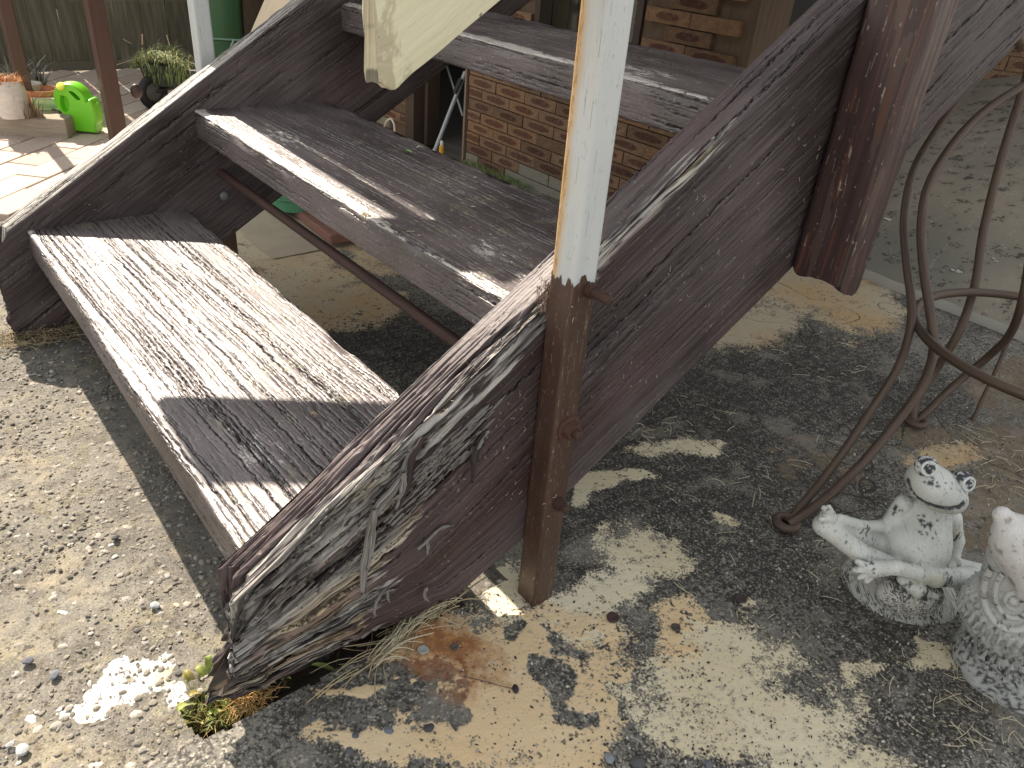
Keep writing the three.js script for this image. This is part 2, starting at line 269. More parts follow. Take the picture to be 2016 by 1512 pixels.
// ---- iron and timber fixed to the staircase
const speckle = (c, d, seed, sc = 1) => colourTex(512, 512, (i, j) => { const a = fbm(i / 40 * sc + seed, j / 40 * sc, 4), b = n2(i / 3 + seed, j / 3); return mix3(c, d, clamp(.3 + .6 * a + .25 * b)); });
const mRust = std(0xffffff, .75, { map: speckle([.075, .035, .025], [.02, .013, .011], 3), metalness: .1 });
const mBrownPaint = std(0xffffff, .5, { map: speckle([.088, .046, .034], [.060, .032, .025], 9) });
const mDarkPaint = std(0xffffff, .5, { map: speckle([.060, .036, .034], [.035, .022, .021], 5) });
tag(mesh('tie_rod', rod(V(W0 - .002, .243, -.327), V(.002, .243, -.327), .0078, 14), mRust, stairs));
for (const [x, y, z] of [[W0 + .002, .199, -.327]]) { const b = new THREE.SphereGeometry(.0085, 16, 10); b.scale(.6, 1, 1); b.translate(x, y, z); mesh('bolt_head', b, std([.16, .16, .16], .5), stairs); }

function hexNut(r, h) { const g = new THREE.CylinderGeometry(r, r, h, 6); g.rotateZ(-Math.PI / 2); g.translate(h / 2, 0, 0); return g; }
function threaded(r, l) { const pts = [[0, 0]]; for (let k = 0; k <= l / .0016; k++) { pts.push([r * (k % 2 ? .86 : 1), k * .0016]); } pts.push([r * .75, l + .001], [0, l + .001]); const g = lathe(pts, 16); g.rotateZ(-Math.PI / 2); return g; }

function handrailPost(x0, z0, tilt, split, mirror, label) {
  // square steel tube: white enamel above, brown paint where it is bolted to the stringer
  const p = group('handrail_post', V(x0, 0, z0), stairs); tag(p, label);
  const w = .0305, sec = (y0, y1, ragged) => {
    const n = 24, rows = 40, P = [];
    return skin(rows, n * 4 + 1, (i, j) => {
      const s = (j % (n * 4)) / n, f = Math.floor(s), t = s - f; let a = [t, 1, 1 - t, 0][f] * w, b = [0, t, 1, 1 - t][f] * w;
      const q = rounded(a, b, w, w, .004); let y = mix(y0, y1, i / (rows - 1));
      const rag = .006 * n2(j * .23, 4) + .004 * n2(j * .9, 8); if (ragged === 'top' && i === rows - 1) y += rag; if (ragged === 'bottom' && i === 0) y += rag;
      return [q[0] + tilt[0] * y, y, q[1] + tilt[1] * y, s * w, y];
    }, { closed: true });
  };
  const enamel = colourTex(256, 2048, (i, j) => {
    const s = i / 256 * 4, y = j / 2048 * 1.6; let c = mix3([.50, .535, .54], [.56, .59, .585], .5 + .5 * n2(s * 3, y * 20));
    const cornerD = Math.abs(((s - (mirror ? 1 : 3.0) + 6) % 4) - 2);        // rust line down the arris on the inner side
    const rr = sst(.52, .08, cornerD + .05 * n2(y * 30, 3) + .04 * n2(y * 90, 8));
    if (!mirror) c = mix3(c, [.55, .34, .12], rr * .9); if (!mirror && rr > .75 && n2(y * 200, s * 40) > .1) c = mix3(c, [.34, .15, .04], .6);
    if (fbm(s * 40, y * 60, 3) > .56) c = mix3(c, [.36, .36, .33], .5);
    if (n2(s * 50, y * 90) > .9) c = mix3(c, [.15, .14, .12], .7);
    return c;
  });
  enamel.repeat.set(1 / (4 * w), 1 / 1.6);
  mesh('white_enamel', sec(split, 1.25, 'bottom'), std(0xffffff, .38, { map: enamel }), p);
  const grime = colourTex(256, 1024, (i, j) => { const s = i / 64, y = j / 1024; let c = mix3([.076, .043, .032], [.054, .031, .023], .5 + .5 * n2(s * 5, y * 30)); if (n2(s * 60, y * 160) > .8) c = mix3(c, [.3, .25, .18], .6); if (fbm(s * 9, y * 20, 3) > .35) c = mix3(c, [.07, .034, .02], .6); return c; });
  grime.repeat.set(1 / (4 * w), 1);
  const lower = sec(-.03, split + .004, 'top'); { const q = lower.attributes.position, nn = lower.attributes.normal; for (let k = 0; k < q.count; k++) q.setXYZ(k, q.getX(k) + nn.getX(k) * .0007, q.getY(k), q.getZ(k) + nn.getZ(k) * .0007); }
  mesh('brown_painted_foot', lower, std(0xffffff, .45, { map: grime }), p);
  return p;
}
const PX = .0495, PZ = -.3281;
const post = handrailPost(PX, PZ, [0, .01], .408, false, 'white enamelled square steel post with a rust stained edge and brown painted foot');
for (const [y, z, kind] of [[.403, -.3145, 0], [.250, -.313, 1], [.151, -.314, 2]]) {
  const b = group('bolt', V(w3(), y, z + .0005), post); b.position.sub(V(PX, 0, PZ));
  const m = kind === 1 ? std(0xffffff, .35, { map: speckle([.105, .055, .042], [.06, .03, .025], 12) }) : mRust;
  if (kind === 1) { const wsh = new THREE.CylinderGeometry(.0145, .0145, .002, 28); wsh.rotateZ(-Math.PI / 2); wsh.translate(.001, 0, 0); mesh('washer', wsh, m, b); }
  const nut = hexNut([.0075, .0098, .0078][kind], [.007, .0085, .006][kind]); if (kind === 1) nut.translate(.002, 0, 0); mesh('nut', nut, m, b);
  const th = threaded([.0052, .0056, .0048][kind], [.026, .017, .014][kind]); mesh('threaded_end', th, mRust, b);
}
function w3() { return PX + .0305 + .001; }
const post2 = handrailPost(W0 - TS - .072, -.374, [0, 0], .20, true, 'white square steel post on the far side');
{ const b = group('bolt', V(.0305, .34, .015), post2); mesh('shank', rod(V(0, 0, 0), V(.045, 0, 0), .006, 12), mRust, b); mesh('spacer', rod(V(.002, 0, 0), V(.040, 0, 0), .011, 16), mDarkPaint, b); }

// cream handrail boards with a plumb-cut lower end, one each side
function handrailBoard(x, z, yb, hgt, label) {
  const len = 2.4, tk = .019, nu = 120, n = 26;
  const tex = colourTex(1024, 512, (i, j) => {
    const u = i / 1024 * .5, v = j / 512 * hgt; let c = mix3([.63, .605, .42], [.68, .65, .47], .5 + .5 * fbm(u * 12, v * 20, 3));
    const ragged = .5 * fbm(u * 120, v * 50, 4) + .25 * fbm(u * 400, v * 260, 3), tip = sst(.065, .02, Math.hypot(u, v - .01));
    c = mix3(c, [.46, .42, .29], sst(.05, .3, ragged + .35 * sst(.03, 0, u) + .4 * tip - .42));
    c = mix3(c, [.07, .065, .045], sst(.02, .16, ragged + .26 * sst(.012, .002, Math.abs(u - .009)) + .10 * tip - .62));
    if (fbm(u * 70 + 3, v * 70, 3) > .60 - .1 * tip) c = mix3(c, [.05, .045, .035], .85);
    return c;
  }, THREE.MirroredRepeatWrapping);
  const F = new Float32Array(1024 * 512); for (let j = 0; j < 512; j++) for (let i = 0; i < 1024; i++) F[j * 1024 + i] = .0004 * fbm(i / 60, j / 12, 4);
  const g = skin(nu, 4 * n + 1, (i, j) => {
    const s = (j % (4 * n)) / n, f = Math.floor(s), t = s - f; let a = [0, t, 1, 1 - t][f], b = [t, 1, 1 - t, 0][f];
    const q = rounded(a * tk, b * hgt, tk, hgt, .003), l = Math.pow(i / (nu - 1), 2) * len;
    const fray = (.0015 * n2(q[1] * 60 + 5, q[0] * 60) + .0008 * n2(q[1] * 200, q[0] * 200)) * sst(.03, 0, l);
    const bot = (1 - q[1] / hgt), low = (sst(.04, .005, l) * (.003 * n2(l * 160, q[0] * 80) + .0016 * n2(l * 500, q[0] * 90)) + .0008 * n2(l * 40, 2)) * sst(.85, 1, bot) + .012 * sst(.014, 0, l) * sst(.8, 1, bot);
    return [x + q[0], yb + q[1] + l * SL + low, z - l - fray * (l < .1 ? 1 : 0), l / .5, q[1] / hgt];
  }, { closed: true, caps: true, rough: .0006 });
  return tag(mesh('handrail_board', g, std(0xffffff, .42, { map: tex, bumpMap: heightTex(F, 1024, 512, -.0004, .0004, THREE.MirroredRepeatWrapping), bumpScale: .0008 }), stairs), label);
}
handrailBoard(.016, -.125, .567, .24, 'cream painted handrail board with a mouldy frayed lower end');
handrailBoard(W0 - TS + .008, -.03, .79, .165, 'cream handrail board on the far side');

// the heavy brown timber upright bolted to the outer face
{
  const A = .056, B = .074, nu = 160, n = 40;
  const wd = crackedWood(512, 1024, .3, 2, { seed: 71, cracks: [] });
  const tex = colourTex(512, 2048, (i, j) => {
    const s = i / 512, y = j / 2048; let c = mix3([.036, .020, .019], [.060, .036, .033], clamp(.5 + .6 * n2(s * 40, y * 9) + .3 * n2(s * 130, y * 30)));
    if (fbm(s * 20, y * 14, 4) > .36) c = mix3(c, [.10, .07, .058], .6); if (n2(s * 90, y * 22) > .66) c = mix3(c, [.13, .05, .03], .6); if (n2(s * 200, y * 260) > .88) c = mix3(c, [.4, .36, .3], .6); return c;
  });
  const g = skin(nu, 4 * n + 1, (i, j) => {
    const s = (j % (4 * n)) / n, f = Math.floor(s), t = s - f; const a = [t, 1, 1 - t, 0][f] * A, b = [0, t, 1, 1 - t][f] * B, q = rounded(b, a, B, A, .010);
    const y = .335 + Math.pow(i / (nu - 1), 1.4) * 1.9;
    const flute = f === 1 || f === 0 ? .0035 * Math.exp(-Math.pow((a - A * .33) / .004, 2)) * -1 + .002 * n2(a * 120, y * 2.5) : 0;
    const end = i === 0 ? .006 * n2(a * 60, b * 60) - .014 * Math.sin(Math.PI * clamp(a / A)) * clamp(b / B) : 0;
    return [TS + .002 + q[0] + flute * q[2] + .0012 * n2(a * 300 + b * 300, y * 18), y + end, -.705 - A + q[1] + flute * q[3], s / 4, y / 2];
  }, { closed: true, caps: true });
  tag(mesh('timber_upright', g, std(0xffffff, .42, { map: tex }), stairs), 'heavy brown timber upright bolted outside the near stringer');
}

// ------------------------------------------------------------------ the ground
// blotches are surveyed from the photograph: [u, v, half width, half height]
function blotches(list) {
  const B = list.map(([u, v, ru, rv, w = 1]) => { const c = atY(u, v), a = atY(u + ru, v).sub(c), b = atY(u, v + rv).sub(c), det = a.x * b.z - a.z * b.x; return [c.x, c.z, a.x, a.z, b.x, b.z, det, w, Math.max(Math.hypot(a.x, a.z), Math.hypot(b.x, b.z)) * 1.6]; });
  return (x, z) => { let m = 0; for (const q of B) { const dx = x - q[0], dz = z - q[1]; if (Math.abs(dx) > q[8] * 1.5 || Math.abs(dz) > q[8] * 1.5) continue; const p = (dx * q[5] - dz * q[4]) / q[6], r = (dz * q[2] - dx * q[3]) / q[6], d = p * p + r * r; if (d < 2.2) { const t = q[7] * (1 - d / 2.2); if (t > m) m = t; } } return m; };
}
const wander = (x, z) => [x + .038 * fbm(x * 11 + 3, z * 11, 3) + .012 * fbm(x * 48, z * 48 + 9, 3), z + .042 * fbm(x * 11 + 30, z * 11, 3) + .012 * fbm(x * 48 + 17, z * 48, 3)];
const bTan = blotches([[960, 1380, 260, 130], [1120, 1420, 130, 110], [950, 1320, 200, 100], [1010, 1440, 230, 80], [870, 1250, 80, 45], [1100, 1250, 100, 70], [1190, 1350, 70, 90], [690, 1380, 70, 36], [760, 1490, 150, 40], [1120, 1470, 120, 60], [600, 1470, 50, 20], [1330, 1240, 60, 40, .8]]);
const bCreamSun = blotches([[1400, 1310, 130, 80], [1480, 1410, 170, 90], [1620, 1490, 150, 50], [1150, 1190, 60, 40], [1330, 1235, 60, 40, .8], [1205, 950, 75, 22], [1145, 965, 28, 28], [1240, 1080, 70, 40, .85], [1330, 1110, 60, 34, .8], [1225, 1150, 50, 40, .8], [975, 1165, 60, 50], [1400, 885, 30, 12, .8], [1320, 880, 80, 16, .7], [1500, 1290, 60, 30, .7], [1840, 1295, 70, 26, .8], [1670, 1330, 60, 20, .6], [1420, 1010, 20, 16, .7], [1500, 1200, 24, 12, .6]]);  // cream paint, but the blotch by the post foot is painted sunlight
const bOrange = blotches([[1600, 560, 130, 50], [1480, 640, 90, 40], [1700, 590, 70, 60], [1850, 890, 60, 22, .9], [560, 565, 130, 60], [660, 600, 110, 50], [560, 480, 110, 60], [800, 480, 90, 50]]);
const bEarth = blotches([[1985, 900, 80, 50], [1960, 990, 70, 90], [1990, 760, 60, 60, .8], [1620, 900, 80, 40, .5], [1830, 860, 60, 20, .7]]);
const bHole = blotches([[1110, 1320, 46, 66], [1135, 1400, 40, 34], [830, 1345, 95, 40], [830, 1410, 110, 40], [650, 1440, 110, 40], [1250, 1480, 70, 46], [1255, 1345, 22, 60], [1120, 1240, 40, 20], [700, 1330, 90, 26], [500, 1430, 60, 26], [1020, 1235, 30, 14, .8]]);
const bMould = blotches([[1280, 800, 330, 130], [1430, 960, 280, 110], [1480, 1080, 220, 110, .8], [700, 660, 200, 70], [900, 680, 160, 80], [1200, 1030, 150, 80, .6], [1600, 760, 240, 110, .9], [1750, 1300, 130, 70, .75], [840, 1170, 90, 40], [1130, 1110, 60, 40, .5], [1850, 1380, 120, 60, .5]]);
const bRust = blotches([[880, 1275, 66, 56], [880, 1310, 90, 60, .75], [850, 1240, 50, 36, .7]]);
const bWhite = blotches([[240, 1325, 50, 28], [200, 1365, 50, 24], [150, 1400, 46, 18], [305, 1315, 22, 28, .9], [280, 1340, 50, 20, .8], [355, 1355, 20, 18, .8], [40, 1412, 10, 8, .7], [120, 1200, 8, 4], [350, 1190, 5, 3]]);

// slab edges: the stringer foot stands in a hole cut through the concrete
const XB = .028, ZB = -.30;
const inPit = (x, z) => x > -.028 + .004 * n2(z * 60, 3) && x < XB + .003 * n2(z * 90, 5) && z < .072 + .004 * n2(x * 80, 9) && z > -.235;
const inB = (x, z) => (x > XB + .004 * n2(z * 40, 1) || z < ZB);
function sheet(name, x0, x1, z0, z1, st, keep, hgt, mat, y0 = 0) {
  const nx = Math.round((x1 - x0) / st), nz = Math.round((z1 - z0) / st), P = [], U = [], I = [], id = new Int32Array((nx + 1) * (nz + 1)).fill(-1);
  const on = (i, j) => i >= 0 && j >= 0 && i < nx && j < nz && keep(x0 + (i + .5) * st, z0 + (j + .5) * st);
  const vert = (i, j) => { const k = j * (nx + 1) + i; if (id[k] < 0) { const x = x0 + i * st, z = z0 + j * st; id[k] = P.length / 3; P.push(x, y0 + hgt(x, z), z); U.push((x - x0) / (x1 - x0), (z - z0) / (z1 - z0)); } return id[k]; };
  const skirt = (a, b) => { const o = P.length / 3; for (const k of [a, b]) { const p = [P[k * 3], P[k * 3 + 1], P[k * 3 + 2], U[k * 2], U[k * 2 + 1]]; P.push(p[0], p[1], p[2]); U.push(p[3], p[4]); P.push(p[0] + .002 * n2(p[2] * 300, 1), p[1] - .07, p[2] + .002 * n2(p[0] * 300, 2)); U.push(p[3] + .01, p[4] + .02); } I.push(o, o + 2, o + 1, o + 1, o + 2, o + 3); };
  for (let j = 0; j < nz; j++) for (let i = 0; i < nx; i++) if (on(i, j)) {
    const a = vert(i, j), b = vert(i + 1, j), c = vert(i, j + 1), d = vert(i + 1, j + 1); I.push(a, c, b, b, c, d);
    if (!on(i - 1, j)) skirt(a, c); if (!on(i + 1, j)) skirt(d, b); if (!on(i, j - 1)) skirt(b, a); if (!on(i, j + 1)) skirt(c, d);
  }
  const g = new THREE.BufferGeometry(); g.setAttribute('position', new THREE.Float32BufferAttribute(P, 3)); g.setAttribute('uv', new THREE.Float32BufferAttribute(U, 2)); g.setIndex(I); g.computeVertexNormals();
  return tag(mesh(name, g, mat), null, null, null, 'structure');
}
// A: exposed aggregate, worn sandy concrete in the sun
{
  const x0 = -1.52, x1 = .06, z0 = -.32, z1 = .78, W = 2048, H = 1426, F = new Float32Array(W * H), lx = (x1 - x0), lz = (z1 - z0);
  const rnd = R2(5), peb = [];
  const stone = new Float32Array(W * H);
  for (let k = 0; k < 9000; k++) {
    const cx = rnd() * W, cy = rnd() * H, r = 1.2 + Math.pow(rnd(), 4) * 7, a = rnd() * 3.1, e = .5 + rnd() * .4, hh = .0004 + .0009 * rnd(), tone = .2 + .8 * rnd(), R = Math.ceil(r + 1), ca = Math.cos(a), sa = Math.sin(a), hollow = rnd() < .3;
    for (let j = -R; j <= R; j++) for (let i = -R; i <= R; i++) { const X = (cx + i) | 0, Y = (cy + j) | 0; if (X < 0 || Y < 0 || X >= W || Y >= H) continue; const p = (i * ca + j * sa) / r, q = (j * ca - i * sa) / (r * e), d = p * p + q * q + .25 * n2(X * .4, Y * .4); if (d < 1) { F[Y * W + X] += (hollow ? -1.2 : 1) * hh * Math.sqrt(1 - Math.max(0, d)); if (!hollow && r > 2.4) stone[Y * W + X] = tone; else if (hollow) stone[Y * W + X] = -1; } }
  }
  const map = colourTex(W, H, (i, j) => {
    const x = x0 + i / W * lx, z = z0 + j / H * lz, a = fbm(x * 9, z * 9, 4), b = fbm(x * 60 + 4, z * 60, 4), g = n2(x * 900, z * 900), s = stone[j * W + i];
    let c = mix3([.178, .165, .14], [.108, .10, .087], clamp(.5 + .8 * a + .9 * b)); c = mix3(c, [.29, .25, .18], sst(.15, .6, fbm(x * 26 + 9, z * 26, 3)) * .7);
    c = mix3(c, [.09, .075, .055], sst(.25, .6, b + .4 * g) * .7); if (g > .45) c = mix3(c, [.34, .30, .23], .45); if (g < -.55) c = mix3(c, [.07, .06, .045], .6);
    if (s > 0) c = mix3(c, mix3([.13, .12, .12], [.52, .48, .42], s), .75); if (s < 0) c = mix3(c, [.08, .065, .05], .5);
    const ww = z > .03 && x > -.6 ? wander(x, z) : [x, z], w = bWhite(mix(x, ww[0], .5), mix(z, ww[1], .5)); if (w > 0) { const m = w - .38 + .95 * fbm(x * 60, z * 60, 4) + .25 * fbm(x * 240, z * 240, 2); c = mix3(c, mix3([.78, .76, .70], [.60, .52, .33], sst(.1, .5, n2(x * 30, z * 40 + 3))), sst(0, .05, m)); }
    const lich = fbm(x * 34 + 40, z * 34, 4); if (lich > .38 && g > .1) c = mix3(c, [.26, .23, .12], .4); const pit = n2(x * 430, z * 430) * .6 + n2(x * 190, z * 190) * .6; if (pit > .62) c = mix3(c, [.05, .042, .033], .8); if (pit < -.66) c = mix3(c, [.33, .30, .25], .6);
    if (z < .03 && x < -.1) c = mix3(c, [.10, .092, .08], .55 * sst(.03, -.02, z + .02 * n2(x * 12, 4)) * (.7 + .3 * g));  // ground coloured darker inside the cast shadow of the lowest tread
    return c;
  });
  for (let j = 0; j < H; j++) for (let i = 0; i < W; i++) F[j * W + i] += .0005 * fbm(i / 26, j / 26, 3) + .00022 * n2(i / 1.7, j / 1.7);
  const at = (x, z) => { const i = clamp((x - x0) / lx * W, 0, W - 1) | 0, j = clamp((z - z0) / lz * H, 0, H - 1) | 0; return F[j * W + i]; };
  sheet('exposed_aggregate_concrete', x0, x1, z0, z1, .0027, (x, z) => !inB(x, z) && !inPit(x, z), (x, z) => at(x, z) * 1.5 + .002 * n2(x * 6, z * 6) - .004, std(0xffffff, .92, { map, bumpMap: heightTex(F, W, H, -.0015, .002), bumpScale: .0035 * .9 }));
}
// B: painted concrete: tan and cream paint worn through to mouldy grey
{
  const x0 = -1.28, x1 = 1.25, z0 = -1.68, z1 = .5, W = 2048, H = 1764, F = new Float32Array(W * H), lx = x1 - x0, lz = z1 - z0;
  const map = colourTex(W, H, (i, j) => {
    const x = x0 + i / W * lx, z = z0 + j / H * lz;
    const a = fbm(x * 7, z * 7, 4), b = fbm(x * 34 + 5, z * 34, 4), f = fbm(x * 130, z * 130, 3), g = n2(x * 760, z * 760), g2 = n2(x * 330 + 7, z * 330);
    const [wx, wz] = wander(x, z), mould = bMould(wx, wz), edge = .85 * b + .6 * f + .25 * g;
    const hole = bHole(wx, wz), tan = bTan(wx, wz) - 1.3 * Math.max(0, hole - .25 + edge), cream = bCreamSun(wx, wz), or = bOrange(wx, wz), earth = bEarth(wx, wz);
    // bare concrete with black mould in its pores
    let c = mix3([.205, .19, .16], [.12, .112, .095], clamp(.5 + a + .6 * b)); c = mix3(c, [.40, .375, .32], sst(.1, .6, f * .7 + .7 * g + .3 * g2) * .8);
    let black = clamp(.32 + .72 * mould + .35 * b + .15 * a); const bl = f * .55 + g2 * .55 + g * .75;
    let h = .0004 * b + .00028 * g;
    c = mix3(c, mix3([.019, .018, .016], [.05, .046, .04], clamp(.45 + g2 * .9 + g * .6)), sst(.38, .62, black * .8 + .1 + .95 * bl));
    const fleck = g * .8 + n2(x * 410 + 31, z * 410) * .7 + .25 * f; if (fleck > .46) c = mix3(c, mix3([.30, .28, .235], [.48, .45, .38], clamp(fleck - .3)), sst(.46, .7, fleck) * (.85 - .35 * mould)); if (fleck < -.7) c = mix3(c, [.022, .02, .017], .7);
    if (earth > 0) { const m = sst(.25, .5, earth + edge); c = mix3(c, mix3([.26, .19, .12], [.12, .095, .065], clamp(.5 + .6 * f + .5 * g)), m * .85); }
    const pt = (m, hue, spot) => {                                        // a coat of paint with a ragged torn edge, pitted by mould spots
      if (m <= 0) return; const cover = m - .36 + .55 * edge; if (cover <= 0) return;
      const k = sst(0, .16, cover + .22 * g + .14 * g2); const pits = f * .9 + g2 * .7 + g * .35 + .5 * b - .58 + spot - .5 * sst(.05, .5, cover);
      let p = hue; p = mix3(p, [.055, .05, .042], sst(.05, .18, pits)); c = mix3(c, p, k); h += .0006 * k * (pits > .1 ? .2 : 1);
    };
    const patch = fbm(x * 20 + 60, z * 20, 3); if (patch > .28) c = mix3(c, [.30, .275, .23], sst(.34, .56, patch + .4 * g + .3 * g2) * .45);
    const hue = mix3([.68, .475, .25], [.70, .55, .345], clamp(.5 + a * 1.2));
    pt(or, mix3([.52, .36, .19], [.50, .43, .30], clamp(.5 + 1.2 * a + .4 * b)), .05 + .5 * mould);
    pt(cream, mix3([.64, .545, .35], [.70, .63, .46], clamp(.5 + a)), .1);
    pt(tan, hue, .02);
    const ru = bRust(wx, wz); if (ru > 0) c = mix3(c, mix3([.46, .20, .05], [.24, .075, .018], clamp(.2 + ru * .6 + f + .4 * g)), sst(.05, .85, ru + .4 * edge) * .88);
    const sp = n2(x * 150 + 3, z * 150) * .6 + g2 * .5; if (sp > .74) c = mix3(c, [.05, .047, .04], .8);
    if (g > .86) c = mix3(c, [.5, .46, .38], .5);
    const cr = Math.abs(fbm(x * 3 + 1, z * 3 + 8, 4) - .02); if (cr < .0035 && z < -.75) { c = mix3(c, [.03, .026, .02], .8); h -= .0008; }
    F[j * W + i] = h - (sp > .74 ? .0004 : 0);
    return c;
  });
  const at = (x, z) => { const i = clamp((x - x0) / lx * W, 0, W - 1) | 0, j = clamp((z - z0) / lz * H, 0, H - 1) | 0; return F[j * W + i]; };
  sheet('painted_concrete', x0, x1, z0, z1, .004, (x, z) => inB(x, z) && !inPit(x, z), (x, z) => at(x, z) + .0025 * n2(x * 5, z * 5) - .003 + .004 * sst(.2, 0, Math.abs(x - .07)) * sst(-.3, -.1, z), std(0xffffff, .85, { map, bumpMap: heightTex(F, W, H, -.001, .0014), bumpScale: .0022 }));
}
// soil in the hole, and the wide ground all round
{
  const map = speckle([.045, .032, .022], [.015, .011, .008], 31, 3);
  sheet('soil', -.13, .06, -.26, .10, .004, () => true, (x, z) => -.042 + .012 * fbm(x * 60, z * 60, 4) + .012 * sst(-.02, .06, z), std(0xffffff, 1, { map }));
  const far = speckle([.26, .225, .18], [.17, .15, .12], 40, 1); far.repeat.set(60, 60);
  const g = new THREE.PlaneGeometry(120, 120, 1, 1); g.rotateX(-Math.PI / 2); g.translate(0, -.09, 0);
  tag(mesh('ground', g, std(0xffffff, .95, { map: far })), null, null, null, 'structure');
}
// raised grey slab behind with its pale front edge
const slabMap = colourTex(1024, 1024, (i, j) => { const x = i / 1024 * 3, z = j / 1024 * 3, a = fbm(x * 3, z * 3, 4), f = fbm(x * 50, z * 50, 3), g = n2(x * 330, z * 330); let c = mix3([.33, .285, .22], [.21, .187, .15], clamp(.5 + a + .4 * f)); c = mix3(c, [.20, .195, .155], sst(.1, .5, fbm(x * 2 + 7, z * 2, 3))); if (f + .5 * g > .55) c = mix3(c, [.05, .048, .04], .85); if (g > .9) c = mix3(c, [.5, .48, .42], .6); return c; });
{
  const P1 = atD(1700, 172, 2.55), P2 = atD(2100, 142, 2.35), E0 = V(-1.25, .018, -1.69), E1 = V(1.3, .018, -1.63);
  const n = 90, g = skin(n, n, (i, j) => { const s = i / (n - 1), t = j / (n - 1), lo = E0.clone().lerp(E1, s); const f = clamp((lo.x - P1.x) / (P2.x - P1.x), -3, 2), hi = P1.clone().lerp(P2, f); const p = lo.lerp(hi, t); return [p.x, p.y + .006 * fbm(p.x * 6, p.z * 6, 3), p.z, s * 2.5 / 3, t * 1.2 / 3]; });
  tag(mesh('sloping_concrete_apron', g, std(0xffffff, .9, { map: slabMap })), null, null, null, 'structure');
  const f = skin(120, 4, (i, j) => { const p = E0.clone().lerp(E1, i / 119); return [p.x, [.0185, .012, 0, -.02][j] + .002 * n2(p.x * 30, j), p.z + [0, .004, .006, .006][j] + .003 * n2(p.x * 40, 2), i / 40, j / 30]; });
  tag(mesh('slab_edge', f, std([.36, .35, .30], .9)), null, null, null, 'structure');
}

// ------------------------------------------------------------------ the yard on the far side: paving, fence, house
{
  const pav = group('brick_paving'); pav.userData.kind = 'structure';
  const tones = [[.52, .42, .35], [.56, .46, .38], [.48, .37, .31], [.58, .50, .42]].map((c, k) => std(0xffffff, .85, { map: speckle(c, c.map((v) => v * .75), 50 + k, 2) }));
  const geos = [0, 1, 2].map((k) => box(.186, .05, .088, 0, -.027 - k * .0012, 0, .004));
  const bed = box(2.75, .03, 4.4, -2.83, -.062, -.4); mesh('jointing_sand', bed, std([.16, .14, .105], 1), pav);
  const rnd = R2(8), a = Math.PI / 4; let count = 0;
  const cells = [];
  for (let r = -28; r < 28; r++) for (let q = -16; q < 16; q++) {
    const lx = q * .19 + (r & 1 ? .095 : 0), lz = r * .092, x = -2.45 + lx * Math.cos(a) - lz * Math.sin(a), z = -.35 + lx * Math.sin(a) + lz * Math.cos(a);
    if (x > -1.62 || x < -3.34 || z > .75 || z < -1.25) continue;
    if (x > -2.4 && x < -2.05 && z > -.33 && z < .1) { /* under the edging */ }
    cells.push([Math.hypot(x - .5, z - .15), x, z]);
  }
  cells.sort((p, q) => p[0] - q[0]);
  for (const [, x, z] of cells.slice(0, 290)) { const m = mesh('paver', geos[(rnd() * 3) | 0], tones[(rnd() * 4) | 0], pav); m.position.set(x, .0015 * rnd(), z); m.rotation.set((rnd() - .5) * .012, -a + (rnd() - .5) * .012, (rnd() - .5) * .012); count++; }
}
{
  // paling fence along z
  const fx = -3.42, f = group('paling_fence', V(fx, 0, -.6)); tag(f, 'weathered grey brown paling fence behind the yard', 'fence');
  const rnd = R2(12), mats = [[.22, .185, .135], [.26, .22, .165], [.19, .165, .115], [.24, .215, .16]].map((c, k) => std(0xffffff, .95, { map: colourTex(128, 512, (i, j) => { const s = n2(i / 5, j / 90 + k * 9) * .5 + n2(i / 2, j / 40) * .3, d = fbm(i / 30, j / 60 + k * 5, 3); let q = mix3(c, c.map((v) => v * .45), clamp(.35 + .6 * s + .3 * d)); if (j < 130) q = mix3(q, [.07, .075, .045], clamp(.5 + .9 * d) * .6); return q; }) }));
  for (let k = 0; k < 66; k++) {
    const w = .0546 - .0006 * rnd(), h = 1.03 + .04 * rnd(), g = box(.011, h, w, 0, h / 2 - .012, 0, .0015), z = .85 + .6 - k * .0548;
    const m = mesh('paling', g, mats[(rnd() * 4) | 0], f); m.position.set((rnd() - .5) * .006, 0, z - .25); m.rotation.set((rnd() - .5) * .012, 0, (rnd() - .5) * .01);
  }
  for (const y of [.25, .85]) mesh('rail', box(.03, .06, 3.7, -.022, y, -.55 + .25), mats[0], f);
  mesh('plinth_board', box(.018, .035, 3.7, .016, .0, -.3), std([.16, .14, .105], .95), f);
}
// ---- the house: a brick wall along x with an opening to the left and a window above
const ZW = -1.36, BH = .0346, BL = .139, GAP = .0028;
const brickBump = heightTex(Float32Array.from({ length: 256 * 80 }, (_, k) => fbm((k % 256) / 14, Math.floor(k / 256) / 9, 4)), 256, 80, -.6, .6);
const brickMaps = [0, 1, 2, 3, 4, 5].map((k) => colourTex(256, 80, (i, j) => {
  const x = (i / 256 - .5) * 2, y = (j / 80 - .5) * 2, a = fbm(i / 18 + k * 7, j / 18, 4), g = n2(i / 1.5, j / 1.5 + k * 3);
  let c = mix3([.25, .155, .09], [.175, .108, .066], clamp(.5 + .9 * a + .2 * g));
  const ox = [.72, .62, .55, .8, .5, 0][k], oy = [.52, .5, .42, .5, .5, 0][k], d = Math.pow(Math.abs(x / (ox || 1)), 3) + Math.pow(Math.abs(y / (oy || 1)), 2.4) + .35 * n2(i / 12, j / 9 + k);
  if (ox) c = mix3(c, mix3([.085, .038, .026], [.12, .056, .036], clamp(.5 + a)), sst(1.2, .7, d));
  if (g > .8) c = mix3(c, [.06, .045, .03], .7); if (a > .45) c = mix3(c, [.16, .12, .08], .5);
  return c;
}));
